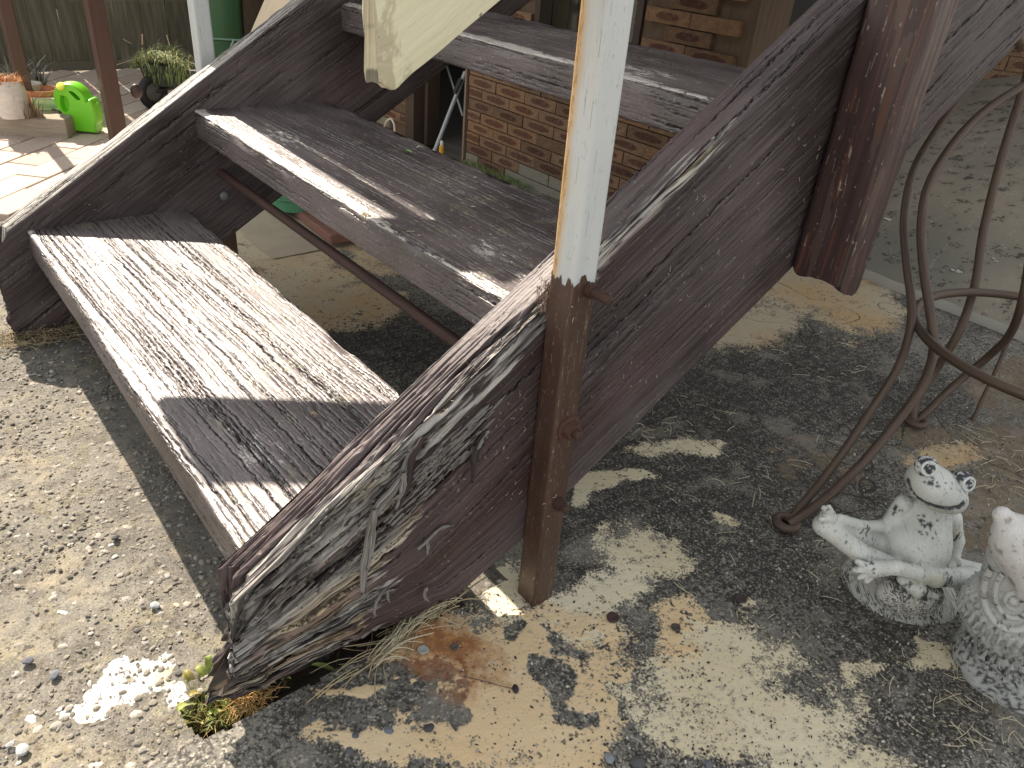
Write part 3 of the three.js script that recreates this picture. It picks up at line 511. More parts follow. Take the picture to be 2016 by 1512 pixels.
const brickMats = [...brickMaps, ...brickMaps, ...brickMaps].map((m, k) => std([[1, 1, 1], [.74, .72, .70], [1.12, 1.04, .94]][Math.floor(k / 6)], .92, { map: m, bumpMap: brickBump, bumpScale: .0018 }));
const greyBrick = std(0xffffff, .95, { map: speckle([.27, .25, .20], [.14, .13, .10], 66, 2) });
function brickGeo(w) { const g = box(w, BH - GAP, .03, 0, 0, 0, .0012); return g; }
const bFull = brickGeo(BL - GAP), bHalf = brickGeo(BL / 2 - GAP);
function fitUV(g, w, h) { const p = g.attributes.position, u = g.attributes.uv; for (let k = 0; k < p.count; k++) u.setXY(k, p.getX(k) / w + .5, p.getY(k) / h + .5); return g; }
fitUV(bFull, BL, BH); fitUV(bHalf, BL, BH);
{
  const wall = group('brick_house_wall', V(-1.54, 0, ZW)); tag(wall, 'tan brick house wall with dark oval marked bricks behind the stairs', 'house wall');
  const rnd = R2(19), DX0 = -1.905, DX1 = -1.545, WX0 = -1.262, WX1 = -.86, WY0 = .43;
  const mortar = std(0xffffff, 1, { map: speckle([.15, .105, .07], [.09, .065, .045], 61, 2) });
  const slab = (x0, x1, y0, y1) => { const g = box(x1 - x0, y1 - y0, .12, (x0 + x1) / 2 + 1.54, (y0 + y1) / 2, -.0735); mesh('mortar_bed', g, mortar, wall); };
  const Y0 = -.06, YT = 2.5;
  slab(-4.2, DX0, Y0, YT); slab(DX0, DX1, .62, YT); slab(DX1, WX0, Y0, YT); slab(WX0, WX1, Y0, WY0 - .02); slab(WX0, WX1, 1.0, YT); slab(WX1, -.54, Y0, YT);
  const list = [];
  for (let r = 0; r < 22; r++) for (let q = -22; q < 17; q++) {
    const y = -.03 + r * BH, x = DX1 + BL / 2 + (q * BL) + (r & 1 ? BL / 2 : 0) + .003; let w = 1, xx = x;
    const L = x - BL / 2, Rr = x + BL / 2; if (L > .6 || Rr < -3.6 || x > -.60) continue;
    if (y < .62 && Rr > DX0 + .002 && L < DX1 - .002) { if (Rr > DX1 + .03 && L < DX1 - .03) { w = .5; xx = DX1 + BL / 4 + .0015; } else if (L < DX0 - .03 && Rr > DX0 + .03) { w = .5; xx = DX0 - BL / 4; } else continue; }
    if (y > WY0 - .03 && y < 1 && Rr > WX0 + .01 && L < WX1 - .01) continue;
    const vis = (xx > -1.62 && xx < -.2 && y < .33 && y > -.02) || (xx > -1.45 && y > .33 && y < .62) || (xx < -1.9 && xx > -2.25 && y < .2 && y > -.02) || (xx < -2.25 && xx > -2.95 && y > .15 && y < .45);
    if (vis) list.push([xx, y, w, r]);
  }
  for (const [x, y, w, r] of list.slice(0, 300)) {
    const low = r <= 2 && rnd() < .8, k = low ? -1 : [0, 1, 2, 3, 4, 5, 5, 1, 0][(rnd() * 9) | 0];
    const b = mesh('brick', w < 1 ? bHalf : bFull, low ? greyBrick : brickMats[k + 6 * ((rnd() * 3) | 0)], wall); b.position.set(x + 1.54, y, -.0145 + .003 * rnd()); b.rotation.z = (rnd() - .5) * .008;
  }
  // timber jamb, dark room behind, window
  const jam = std(0xffffff, .7, { map: speckle([.055, .035, .024], [.03, .02, .014], 62) });
  mesh('door_jamb', box(.055, .66, .07, DX0 + 1.54 + .03, .30, -.02, .003), jam, wall); mesh('door_jamb', box(.02, .66, .05, DX0 + 1.54 + .075, .30, -.05, .002), jam, wall);
  mesh('door_edge_strip', box(.010, .66, .09, DX1 + 1.54 - .006, .29, -.035, .002), std([.20, .15, .11], .7), wall);
  mesh('window_sill', box(WX1 - WX0 + .03, .028, .06, (WX0 + WX1) / 2 + 1.54, WY0 - .012, .004, .003), jam, wall);
  mesh('window_frame', box(.024, .56, .05, WX0 + 1.54 + .012, WY0 + .28, -.03, .002), jam, wall); mesh('window_frame', box(.024, .56, .05, WX1 + 1.54 - .012, WY0 + .28, -.03, .002), jam, wall);
  const glass = new THREE.MeshPhysicalMaterial({ color: 0xdfe8e4, roughness: .06, transmission: 1, thickness: 0 }); mesh('window_pane', box(WX1 - WX0 - .048, .56, .004, (WX0 + WX1) / 2 + 1.54, WY0 + .28, -.05), glass, wall);
  const dark = std([.035, .032, .028], .95), shell = [box(3.2, 2.2, .05, -2.2, .9, -1.9), box(.05, 2.2, 1.8, -3.5, .9, -1.0), box(.05, 2.2, 1.8, .25, .9, -1.0), box(4, .05, 1.9, -1.7, 2.0, -1.0)];
  mesh('room_lining', join(shell), dark, wall); mesh('room_floor', box(3.6, .03, 1.8, -1.7, -.035, -1.0), std([.09, .085, .075], .95), wall);
}
// clothes airer with grey tubes, standing in the dark opening
{
  const p = atD(858, 296, 2.75), fl = (u, v, d) => atD(u, v, d);
  const a = group('clothes_airer', V(p.x, -.02, p.z)); tag(a, 'grey tubular folding clothes airer standing in the dark doorway', 'clothes airer');
  const m = std([.42, .45, .46], .45, { metalness: .2 }), dm = std([.03, .03, .033], .6), L = (q) => q.clone().sub(a.position);
  mesh('leg', rod(L(fl(857, 294, 2.62)), L(fl(916, 142, 2.60)), .0072, 12), m, a); mesh('leg', rod(L(fl(845, 160, 2.9)), L(fl(856, 232, 2.9)), .0045, 10), m, a);
  mesh('cross_tube', rod(L(fl(879, 130, 2.72)), L(fl(911, 228, 2.72)), .0036, 10), m, a);
  mesh('plastic_joint', rod(L(fl(896, 185, 2.605)), L(fl(908, 156, 2.6)), .0095, 12), dm, a); mesh('foot_cap', rod(L(fl(856.5, 295.5, 2.62)), L(fl(854, 300, 2.62)), .0085, 12), std([.55, .57, .56], .6), a);
  const bpos = fl(869, 304, 2.6), b = group('small_bottle', V(bpos.x, bpos.y, bpos.z)); tag(b, 'small orange bottle with a white cap in the doorway', 'bottle');
  mesh('bottle_body', lathe([[0, 0], [.008, 0], [.0088, .004], [.0085, .026], [.005, .031], [0, .031]], 20), std([.75, .38, .03], .4), b); mesh('cap', lathe([[0, .030], [.0062, .030], [.0055, .043], [.002, .047], [0, .047]], 18), std([.75, .74, .70], .45), b);
}
// brick end wall above the apron, far right
{
  const P1 = atD(1760, 168, 2.53), P2 = atD(2120, 142, 2.34), d = P2.clone().sub(P1); d.y = 0; const len = d.length(), ang = -Math.atan2(d.z, d.x);
  const w = group('brick_end_wall', P1.clone()); w.rotation.y = ang; tag(w, 'dark tan brick end wall above the sloping concrete at far right', 'wall');
  mesh('mortar_bed', box(len + .1, .6, .1, len / 2, .28, -.052), std([.17, .12, .08], 1), w);
  const rnd = R2(21), bw = .12, bh = .044, g = fitUV(box(bw - .003, bh - .003, .03, 0, 0, 0, .0012), bw, bh);
  for (let r = 0; r < 6; r++) for (let q = -1; q < 5; q++) { const b = mesh('brick', g, brickMats[[0, 3, 1, 4][(rnd() * 4) | 0]], w); b.position.set(q * bw + (r & 1 ? bw / 2 : 0), .018 + r * bh, -.012 + .001 * rnd()); }
}
// unseen roof added overhead to shade the upper stairs; two separate brown posts at left
{
  const r = group('added_shade_roof', V(-1, 2.6, -2.4)); tag(r, 'unseen roof added to shade the upper stairs', 'roof');
  const x0 = -4.3, x1 = -.6, zf = -.361 - SUN_M * 2.24, zb = -4.6;
  mesh('shade_sheet', box(x1 - x0, .03, zf - zb, (x0 + x1) / 2 + 1, .06, (zf + zb) / 2 + 2.4), std([.30, .28, .25], .8), r);
  mesh('shade_edge', box(x1 - x0, .12, .045, (x0 + x1) / 2 + 1, -.015, zf - .0225 + 2.4, .004), mDarkPaint, r);
}
function verandaPost(u0, u1, vb, x, h, label) {
  const a = atX(u0, vb, x), b = atX(u1, vb, x), w = Math.abs(b.z - a.z) * .80, z = (a.z + b.z) / 2;
  const p = group('veranda_post', V(x, 0, z)); tag(p, label, 'post');
  mesh('shaft', box(w, h, w, 0, h / 2, 0, .004), mBrownPaint, p); return p;
}
const vp1 = verandaPost(190, 232, 150, -2.12, 1.15, 'dark brown veranda post right of the green watering can');
mesh('post_bracket', (() => { const g = new THREE.SphereGeometry(.022, 18, 12); g.scale(.6, 1, .8); return g; })(), mDarkPaint, vp1).position.set(.0, .145, -.075);
const EDGE_Y = .085;
const vp2 = verandaPost(26, 60, 150, -2.42, .95, 'dark brown veranda post standing on the concrete edging by the pots'); vp2.position.y = 0;

// ------------------------------------------------------------------ things in the yard at upper left
const RIGHT = V(1, 0, 0).applyQuaternion(camera.quaternion).setY(0).normalize(), TOCAM = V(-RIGHT.z, 0, RIGHT.x); if (TOCAM.dot(FWD) > 0) TOCAM.negate();
const mCement = std(0xffffff, .95, { map: speckle([.36, .31, .24], [.20, .165, .12], 81, 2) });
const mWhitePot = std(0xffffff, .8, { map: speckle([.62, .58, .52], [.45, .41, .36], 82) });
const mTerra = std(0xffffff, .85, { map: speckle([.50, .20, .10], [.36, .13, .06], 83) });
const EY = (() => { const p = atY(132, 271); let lo = 0, hi = .3; for (let k = 0; k < 30; k++) { const m = (lo + hi) / 2, q = V(p.x, m, p.z).project(camera); ((1 - q.y) / 2 * 1512 > 236 ? (lo = m) : (hi = m)); } return lo; })();
{
  const a = atY(134, 271), b = atY(-10, 264), d = a.clone().sub(b).setY(0).normalize(), back = V(-d.z, 0, d.x); if (back.dot(TOCAM) > 0) back.negate();
  const g = box(1.0, EY + .02, .24, 0, (EY - .02) / 2, 0, .006), p = g.attributes.position; for (let k = 0; k < p.count; k++) p.setXYZ(k, p.getX(k) + .004 * n3(p.getX(k) * 30, p.getY(k) * 50, p.getZ(k) * 30), p.getY(k), p.getZ(k) + .005 * n2(p.getX(k) * 22, p.getY(k) * 40));
  const m = mesh('concrete_edging', g, mCement); m.position.copy(a).addScaledVector(d, -.5).addScaledVector(back, .12); m.rotation.y = -Math.atan2(d.z, d.x);
  tag(m, 'low weathered concrete edging block under the pots at left', 'edging');
}
function plantPot(name, u, v, y, r, h, mat, label, soil, cat = 'plant pot') {
  const p = atY(u, v, y), g = group(name, V(p.x, y, p.z)); tag(g, label, cat);
  mesh('pot', lathe([[0, 0], [r * .70, 0], [r * .76, .004], [r * .93, h * .80], [r, h * .82], [r * 1.02, h], [r * .92, h], [r * .86, h * .78], [0, h * .76]], 36), mat, g);
  if (soil) { const s = new THREE.CircleGeometry(r * .88, 24); s.rotateX(-Math.PI / 2); s.translate(0, h * .80, 0); mesh('potting_soil', s, std([.04, .03, .02], 1), g); }
  return g;
}
plantPot('terracotta_pot', 92, 222, EY - .02, .052, .075, mTerra, 'round orange terracotta pot left of the watering can', true);
plantPot('white_bowl_pot', 66, 215, EY - .02, .040, .082, mWhitePot, 'small white bowl pot in front of the terracotta pot', true);
function blades(n, seed, at, len, w, lean, bend = .5) {         // a tuft of thin tapering leaves
  const r = R2(seed), P = [], U = [], I = [];
  for (let k = 0; k < n; k++) {
    const b = at(r), a = r() * 6.283, l = len * (.5 + .8 * r()), tl = lean * (.2 + r()), dx = Math.cos(a), dz = Math.sin(a), ww = w * (.6 + .8 * r()), N = 4, o = P.length / 3;
    for (let i = 0; i <= N; i++) { const t = i / N, q = ww * (1 - t * .92), h = l * t * (1 - bend * tl * t * .6), s = l * tl * t * t, px = b.x + dx * s, py = b.y + h, pz = b.z + dz * s; P.push(px - dz * q, py, pz + dx * q, px + dz * q, py, pz - dx * q); U.push(0, t, 1, t); if (i < N) { const c = o + i * 2; I.push(c, c + 1, c + 2, c + 1, c + 3, c + 2); } }
  }
  const g = new THREE.BufferGeometry(); g.setAttribute('position', new THREE.Float32BufferAttribute(P, 3)); g.setAttribute('uv', new THREE.Float32BufferAttribute(U, 2)); g.setIndex(I); g.computeVertexNormals(); return g;
}
const leafMat = (c, t = .35) => new THREE.MeshPhysicalMaterial({ color: new THREE.Color().setRGB(...c), roughness: .8, transmission: t, thickness: 0, side: THREE.DoubleSide });
{ // hand-made white pot with orange foliage
  const p = atY(14, 236, EY), g = group('white_stone_pot', V(p.x, EY, p.z)); tag(g, 'rough white stone pot of orange foliage at far left edge', 'plant pot'); g.position.addScaledVector(TOCAM, -.045);
  const sh = skin(18, 33, (i, j) => { const t = i / 17, a = j / 32 * 6.2832, r = (.036 + .011 * Math.sin(t * 2.6 + .4) + .004 * n2(a * 1.3, t * 3)) * (t > .94 ? .93 : 1), y = .108 * (t > .94 ? .985 : t); return [Math.cos(a) * r, y, Math.sin(a) * r, a / 6.28, t]; }, { closed: true });
  mesh('pot', sh, mWhitePot, g); { const s = new THREE.CircleGeometry(.04, 24); s.rotateX(-Math.PI / 2); s.translate(0, .095, 0); mesh('potting_soil', s, std([.05, .035, .02], 1), g); }
  tag(mesh('foliage', blades(170, 4, (r) => V((r() - .5) * .07, .095, (r() - .5) * .07), .03, .0028, 1.1), leafMat([.50, .22, .06]), g), null, null, null, 'stuff');
  const q = atY(8, 205, EY), d = group('silver_leaved_plant', V(q.x, EY, q.z)); tag(d, 'dark stemmed plant with pale leaves behind the white stone pot', 'plant'); d.position.addScaledVector(TOCAM, -.16);
  tag(mesh('leaves', blades(60, 5, (r) => V((r() - .5) * .10, .03 * r(), (r() - .5) * .1), .10, .008, .9), leafMat([.30, .31, .27]), d), null, null, null, 'stuff');
  tag(mesh('stems', blades(40, 6, (r) => V((r() - .5) * .10, .0, (r() - .5) * .1), .11, .0018, .6), std([.06, .04, .03], .9), d), null, null, null, 'stuff');
  const e = atY(66, 232, EY), f = mesh('dry_potted_twigs', blades(46, 7, (r) => V(e.x + (r() - .5) * .05, EY, e.z + (r() - .5) * .05), .085, .0013, .9), std([.20, .12, .07], .9)); tag(f, 'dry brown twigs beside the veranda post on the edging', 'twigs');
}
{ // pale green plant label carton
  const p = atY(92, 218, EY), g = group('seedling_punnet', V(p.x, EY, p.z)); g.rotation.y = Math.atan2(TOCAM.x, TOCAM.z) + .15; tag(g, 'pale green and white seedling punnet in front of the terracotta pot', 'punnet');
  const sh = new THREE.Shape([[-.036, 0], [.034, 0], [.038, .030], [-.040, .034]].map((q) => new THREE.Vector2(...q))), e = new THREE.ExtrudeGeometry(sh, { depth: .045, bevelEnabled: true, bevelSize: .001, bevelThickness: .001, bevelSegments: 1 }); e.translate(0, .001, -.05); mesh('tub', e, std([.52, .66, .36], .6), g);
  mesh('lid_sheet', box(.075, .0015, .05, -.002, .036, -.027), std([.72, .70, .60], .6), g); mesh('printed_band', box(.056, .008, .0008, .0, .017, .0006), std([.34, .52, .25], .6), g);
  const q = atY(112, 222, EY), c = group('black_clip', V(q.x, EY + .004, q.z)); c.rotation.y = .6; tag(c, 'small black plastic clip lying on the edging block', 'clip'); mesh('bar', box(.035, .004, .005, 0, .004, 0, .001), std([.02, .02, .022], .5), c); mesh('jaw', box(.006, .012, .010, .012, .004, 0, .001), std([.12, .10, .08], .5), c);
}
{ // bright green watering can
  const p = atY(164, 262), s = depthOf(p) / FPX * .84, K = .119, g = group('watering_can', V(p.x, 0, p.z)); g.rotation.y = Math.atan2(TOCAM.x, TOCAM.z); tag(g, 'bright lime green plastic watering can beside the concrete edging', 'watering can');
  const C = (x, y) => new THREE.Vector2((x * K - 164) * s, (262 - (y * K + 100)) * s * 1.04);
  const out = [[1140, 1345], [1118, 1150], [1080, 1055], [1010, 985], [968, 900], [956, 815], [974, 715], [1020, 630], [1075, 570], [1150, 540], [1300, 536], [1410, 590], [1490, 680], [1528, 765], [1520, 805], [1575, 832], [1612, 785], [1642, 850], [1655, 1000], [1645, 1170], [1605, 1245], [1602, 1350]];
  const sp = new THREE.SplineCurve(out.map((q) => C(...q))).getPoints(90), sh = new THREE.Shape(sp);
  sh.holes.push(new THREE.Path(new THREE.SplineCurve([[1258, 640], [1330, 640], [1400, 690], [1456, 765], [1395, 785], [1325, 725], [1258, 640]].map((q) => C(...q))).getPoints(30)));
  sh.holes.push(new THREE.Path(new THREE.SplineCurve([[1085, 715], [1040, 800], [1036, 950], [1085, 1040], [1175, 1010], [1232, 870], [1200, 740], [1085, 715]].map((q) => C(...q))).getPoints(36)));
  const e = new THREE.ExtrudeGeometry(sh, { depth: .03, bevelEnabled: true, bevelSize: .004, bevelThickness: .012, bevelSegments: 4, curveSegments: 20 }); e.translate(0, .004, -.042);
  const mG = new THREE.MeshPhysicalMaterial({ color: new THREE.Color().setRGB(.17, .62, .02), roughness: .38 });
  mesh('body', e, mG, g);
  const rec = new THREE.Shape(new THREE.SplineCurve([[1070, 690], [1022, 800], [1020, 955], [1080, 1060], [1190, 1030], [1250, 870], [1210, 720], [1070, 690]].map((q) => C(...q))).getPoints(36)), re = new THREE.ExtrudeGeometry(rec, { depth: .03, bevelEnabled: false }); re.translate(0, .004, -.05); mesh('side_recess', re, mG, g);
  const c = C(1140, 600), rose = lathe([[0, .0], [.010, 0], [.0135, .008], [.014, .013], [.0125, .0155], [0, .016]], 28); rose.rotateX(.75); rose.rotateZ(.12); rose.translate(c.x, c.y + .002, -.008); mesh('rose', rose, std([.72, .82, .08], .4), g);
  const lip = new THREE.TorusGeometry(.016, .0035, 8, 24, 3.6); lip.rotateX(Math.PI / 2); lip.translate(C(1580, 830).x, C(1580, 830).y, -.03); mesh('filler_lip', lip, mG, g);
}
{ // garden cart heaped with cut grass
  const p = atY(306, 211), s = depthOf(p) / FPX, g = group('garden_cart', V(p.x, 0, p.z)); g.rotation.y = Math.atan2(TOCAM.x, TOCAM.z); tag(g, 'black garden cart heaped with cut green grass by the fence', 'garden cart');
  const X = (u) => (u - 306) * s, Y = (v) => (211 - v) * s, bk = std([.018, .018, .02], .6);
  const w = group('wheel', V(0, Y(183), 0), g); const ty = new THREE.TorusGeometry(.046, .014, 14, 36); ty.rotateY(1.05); mesh('tyre', ty, bk, w); const rm = lathe([[0, -.008], [.022, -.010], [.034, -.004], [.034, .004], [.022, .010], [0, .008]], 28); rm.rotateX(Math.PI / 2); rm.rotateY(1.05); mesh('rim', rm, std([.10, .10, .10], .5), w);
  const w2 = group('wheel', V(X(350), Y(178), -.06), g); const t2 = new THREE.TorusGeometry(.022, .009, 12, 26); t2.rotateY(.5); mesh('tyre', t2, std([.12, .05, .03], .6), w2);
  mesh('tray', (() => { const sh = new THREE.Shape([[X(298), Y(168)], [X(372), Y(172)], [X(392), Y(138)], [X(288), Y(134)]].map((q) => new THREE.Vector2(...q))), e = new THREE.ExtrudeGeometry(sh, { depth: .12, bevelEnabled: true, bevelSize: .004, bevelThickness: .004, bevelSegments: 2 }); e.translate(0, 0, -.12); return e; })(), std([.03, .032, .03], .6), g);
  mesh('axle_frame', join([rod(V(0, Y(183), 0), V(X(350), Y(172), -.05), .006), rod(V(X(320), Y(170), -.02), V(X(352), Y(178), -.05), .005)]), bk, g);
  const heap = (n, seed, col, len, w) => tag(mesh('grass_heap', blades(n, seed, (r) => { const a = (r() - .5) * 2, b = r(); return V(X(326) + a * .105, Y(140) + (.055 * (1 - a * a)) * (.35 + .65 * b) + (r() - .5) * .02, -.05 + (r() - .5) * .13); }, len, w, 1.5, 1.4), leafMat(col, .45), g), null, null, null, 'stuff');
  heap(520, 31, [.24, .32, .085], .05, .0016); heap(380, 32, [.40, .42, .16], .05, .0015); heap(160, 33, [.42, .34, .17], .04, .0013);
  tag(mesh('hanging_grass', blades(120, 34, (r) => V(X(296) + r() * .16, Y(128) - r() * .05, .012), -.045, .0014, .5, 0), leafMat([.30, .38, .11], .4), g), null, null, null, 'stuff');
  tag(mesh('twigs', join([rod(V(X(292), Y(120), 0), V(X(250), Y(136), .02), .0014, 6), rod(V(X(300), Y(98), 0), V(X(303), Y(80), 0), .0022, 6), rod(V(X(345), Y(98), -.03), V(X(342), Y(80), -.03), .002, 6), rod(V(X(280), Y(98), 0), V(X(268), Y(90), .01), .0012, 6)]), std([.42, .33, .22], .9), g), null, null, null, 'stuff');
}
{ // green wheelie bin, leaning cream panel, stake
  const zb = -1.12, p = atZ(440, 122, zb).setY(0), rimY = atZ(440, 73, zb).y, s = depthOf(p) / FPX, g = group('green_bin', V(p.x, 0, p.z)); g.rotation.y = Math.atan2(TOCAM.x, TOCAM.z) + .2; tag(g, 'dark green plastic bin behind the stairs beside the cream panel', 'bin');
  const H = .62, sec = (y0, y1, w0, w1) => { const e = new THREE.CylinderGeometry(w1 * .707, w0 * .707, y1 - y0, 4, 1); e.rotateY(Math.PI / 4); e.translate(0, (y0 + y1) / 2, 0); return e; };
  const mBin = std(0xffffff, .45, { map: speckle([.055, .16, .085], [.08, .155, .045], 91) });
  mesh('lower_body', sec(0, rimY - .006, .16, .175), mBin, g); mesh('rim_band', box(.192, .008, .192, 0, rimY, 0, .003), std([.20, .36, .27], .4), g); mesh('upper_body', sec(rimY + .004, H, .18, .215), mBin, g); mesh('lid', box(.24, .025, .25, 0, H + .012, .01, .008), mBin, g);
  const d = depthOf(p) - .2, A = atZ(489, 80, -1.0), B = atZ(532, -20, -1.04), C2 = atZ(552, 88, -1.03);
  const up = B.clone().sub(A).normalize(), L = .75; A.addScaledVector(up, -.16); const side = C2.clone().sub(A.clone().addScaledVector(up, .16)); side.addScaledVector(up, -side.dot(up)); const Wd = side.length(); side.normalize(); const nrm = side.clone().cross(up);
  const bx = box(Wd, L, .012, Wd / 2, L / 2, 0, .002), m = mesh('cream_panel', bx, std(0xffffff, .5, { map: speckle([.74, .65, .50], [.66, .57, .43], 92) })); m.applyMatrix4(new THREE.Matrix4().makeBasis(side, up, nrm).setPosition(A)); tag(m, 'flat cream panel leaning beside the green bin', 'panel');
  const st = mesh('garden_stake', rod(atD(461, 78, d), atD(440, 122, d), .0035, 8), std([.40, .52, .40], .6)); tag(st, 'thin pale green garden stake leaning in front of the bin', 'stake');
  const q = atD(432, 128, d), tf = mesh('dry_grass_tuft', blades(70, 41, (r) => V(q.x + (r() - .5) * .09, q.y - .02, q.z + (r() - .5) * .06), .03, .0016, 1.0), leafMat([.52, .48, .28], .3)); tag(tf, 'tuft of dry pale grass at the foot of the green bin', 'grass tuft');
}
{ // glimpsed between the two lowest treads: ledge, flat red stone, green tub
  const zl = -.46, a = atZ(462, 446, zl), b = atY(548, 508), h = a.y, P = [], I = [];
  const xs = []; for (let k = 0; k <= 24; k++) xs.push(mix(a.x - .15, b.x, k / 24));
  const ht = (x) => Math.max(.001, h * clamp((b.x - x) / (b.x - a.x), 0, 1.15)) + .002 * n2(x * 40, 3);
  const g = skin(25, 8, (i, j) => { const x = xs[i], y = ht(x); return [x + .003 * n2(j * 2.1, i), [-.02, y * .5, y - .003, y, y, y, y, y][j] + (j > 3 ? .002 * n2(x * 30, j) : 0), [zl + .004, zl + .002, zl, zl - .004, -.6, -.75, -.9, -1.1][j], x * 2, j * .12]; });
  tag(mesh('concrete_ledge', g, std(0xffffff, .92, { map: speckle([.42, .36, .27], [.34, .29, .21], 95) })), null, null, null, 'structure');
  const c0 = atY(658, 486), c1 = atY(586, 428), d = c1.clone().sub(c0), L = Math.min(d.length(), .3); d.normalize();
  const sg = new RoundedBoxGeometry(L, .024, .085, 3, .005), sp = sg.attributes.position; for (let k = 0; k < sp.count; k++) sp.setXYZ(k, sp.getX(k), sp.getY(k) + .003 * n2(sp.getX(k) * 30, sp.getZ(k) * 30), sp.getZ(k) + .007 * n2(sp.getX(k) * 26, 2));
  const st = mesh('flat_red_stone', sg, std(0xffffff, .9, { map: speckle([.26, .13, .10], [.16, .08, .06], 96) })); st.position.copy(c0).addScaledVector(d, L / 2); st.position.y = .016; st.position.addScaledVector(V(-d.z, 0, d.x), d.x < 0 ? .035 : -.035); st.rotation.y = -Math.atan2(d.z, d.x); tag(st, 'flat reddish stone lying on the concrete behind the tie rod', 'stone');
  const q = atD(640, 440, depthOf(st.position) - .01), lf = new THREE.SphereGeometry(.02, 14, 8); lf.scale(1.3, .25, .6); const lm = mesh('dark_leaf', lf, std([.05, .04, .042], .7)); lm.position.set(st.position.x - .01, .034, st.position.z - .02); lm.rotation.y = -Math.atan2(d.z, d.x); tag(lm, 'curled dark leaf lying on the flat red stone', 'leaf');
  const t = atY(572, 421, .02), tg = group('green_tub', V(t.x, .02, t.z)); tg.position.addScaledVector(TOCAM, -.085); tag(tg, 'green plastic tub seen below the second tread', 'tub');
  const mt = std([.10, .30, .17], .5); mesh('wall', lathe([[0, 0], [.08, 0], [.085, .004], [.10, .13], [.094, .13], [.08, .008], [0, .008]], 40), mt, tg); mesh('ridge', (() => { const r = new THREE.TorusGeometry(.088, .003, 8, 40); r.rotateX(Math.PI / 2); r.translate(0, .032, 0); return r; })(), std([.06, .2, .11], .5), tg);
  const wp = tube([atZ(757, 250, ZW + .02), atZ(762, 238, ZW + .03), atZ(770, 234, ZW + .03), atZ(776, 245, ZW + .03), atZ(777, 262, ZW + .03)], .004, 24, 8); tag(mesh('white_pipe', wp, std([.62, .58, .50], .5)), 'bent white pipe against the bricks left of the doorway', 'pipe');
  const tm = mesh('moss', blades(900, 51, (r) => { const s = r(), p = atZ(mix(918, 1040, s), mix(326, 376, s), ZW + .035 * r()); return V(p.x, -.002 + .006 * r(), ZW + .004 + .05 * r()); }, .009, .0013, 1.2), leafMat([.22, .32, .11], .3)); tag(tm, 'strip of bright green moss along the foot of the brick wall', 'moss', null, 'stuff');
}

// ------------------------------------------------------------------ wrought iron plant stand at the right
{
  const c = V(.29, 0, -1.08), g = group('iron_plant_stand', c.clone()); tag(g, 'rusty wrought iron plant stand with curved double legs and a ring, right of the stairs', 'plant stand');
  const mI = std(0xffffff, .55, { map: speckle([.115, .075, .052], [.04, .033, .026], 101, 2), metalness: .25 });
  const L = (p) => p.clone().sub(c), ringY = .225, rr = .195;
  const f1 = depthOf(atY(1545, 1035)), f2 = depthOf(atY(1800, 835)), r1 = depthOf(V(.125, ringY, -.98)), r3 = depthOf(V(.11, ringY, -1.18)), r4 = depthOf(V(.2, ringY, -.91));
  const path = (list, ds) => list.map(([u, v], i) => { const t = i / (list.length - 1) * (ds.length - 1), k = Math.min(ds.length - 2, Math.floor(t)); return L(atD(u, v, mix(ds[k], ds[k + 1], t - k))); });
  const leg = (list, ds, r) => mesh('leg', tube(path(list, ds), r, 72, 12), mI, g);
  leg([[1548, 1030], [1570, 1005], [1640, 918], [1700, 830], [1765, 728], [1788, 665], [1795, 610], [1785, 520], [1780, 430], [1797, 340], [1840, 262], [1900, 182], [2000, 82]], [f1, f1 + .02, r1 - .03, r1, r1 + .05, r1 + .08], .0060);
  leg([[1552, 1032], [1595, 1005], [1680, 930], [1750, 850], [1815, 760], [1838, 690], [1832, 620], [1820, 540], [1814, 450], [1826, 370], [1872, 290], [1935, 222], [2030, 158]], [f1 - .01, f1, r1 - .05, r1 - .03, r1, r1 + .04], .0066);
  leg([[1797, 832], [1801, 797], [1838, 735], [1868, 688], [1890, 648], [1918, 566], [1937, 450], [1975, 300], [2010, 190], [2040, 90]], [f2, f2, r3, r3 + .02, r3, r3 - .05], .0068);
  leg([[1800, 834], [1813, 822], [1846, 790], [1883, 755], [1913, 730], [1950, 698], [1987, 660], [2014, 586], [2030, 480], [2040, 330]], [f2, f2, f2, f2 - .05, r4 + .1, r4 + .1], .0066);
  leg([[1915, 828], [1932, 790], [1960, 730], [1990, 660], [2030, 560]], [f2 + .03, f2 + .03, f2 + .02], .0035);
  const ring = new THREE.TorusGeometry(rr, .0068, 12, 110); ring.rotateX(Math.PI / 2); ring.translate(0, ringY, 0); mesh('ring', ring, mI, g);
  for (const [u, v, d] of [[1545, 1038, f1], [1800, 840, f2]]) { const p = L(atD(u, v, d)), q = new THREE.TorusGeometry(.0135, .0062, 10, 26); q.rotateX(Math.PI / 2); q.translate(p.x, .007, p.z); mesh('foot_curl', q, mI, g); }
  const k = []; const r = R2(3); for (let i = 0; i < 7; i++) { const p = L(atD(2004 + (r() - .5) * 34, 62 + (r() - .5) * 60, r1 + .08 + (r() - .5) * .03)), s = new THREE.SphereGeometry(.011 + .004 * r(), 14, 10); s.translate(p.x, p.y, p.z); k.push(s); }
  mesh('leaf_cluster', join(k), std(0xffffff, .5, { map: speckle([.12, .085, .05], [.05, .03, .02], 103, 3), metalness: .2 }), g);
}

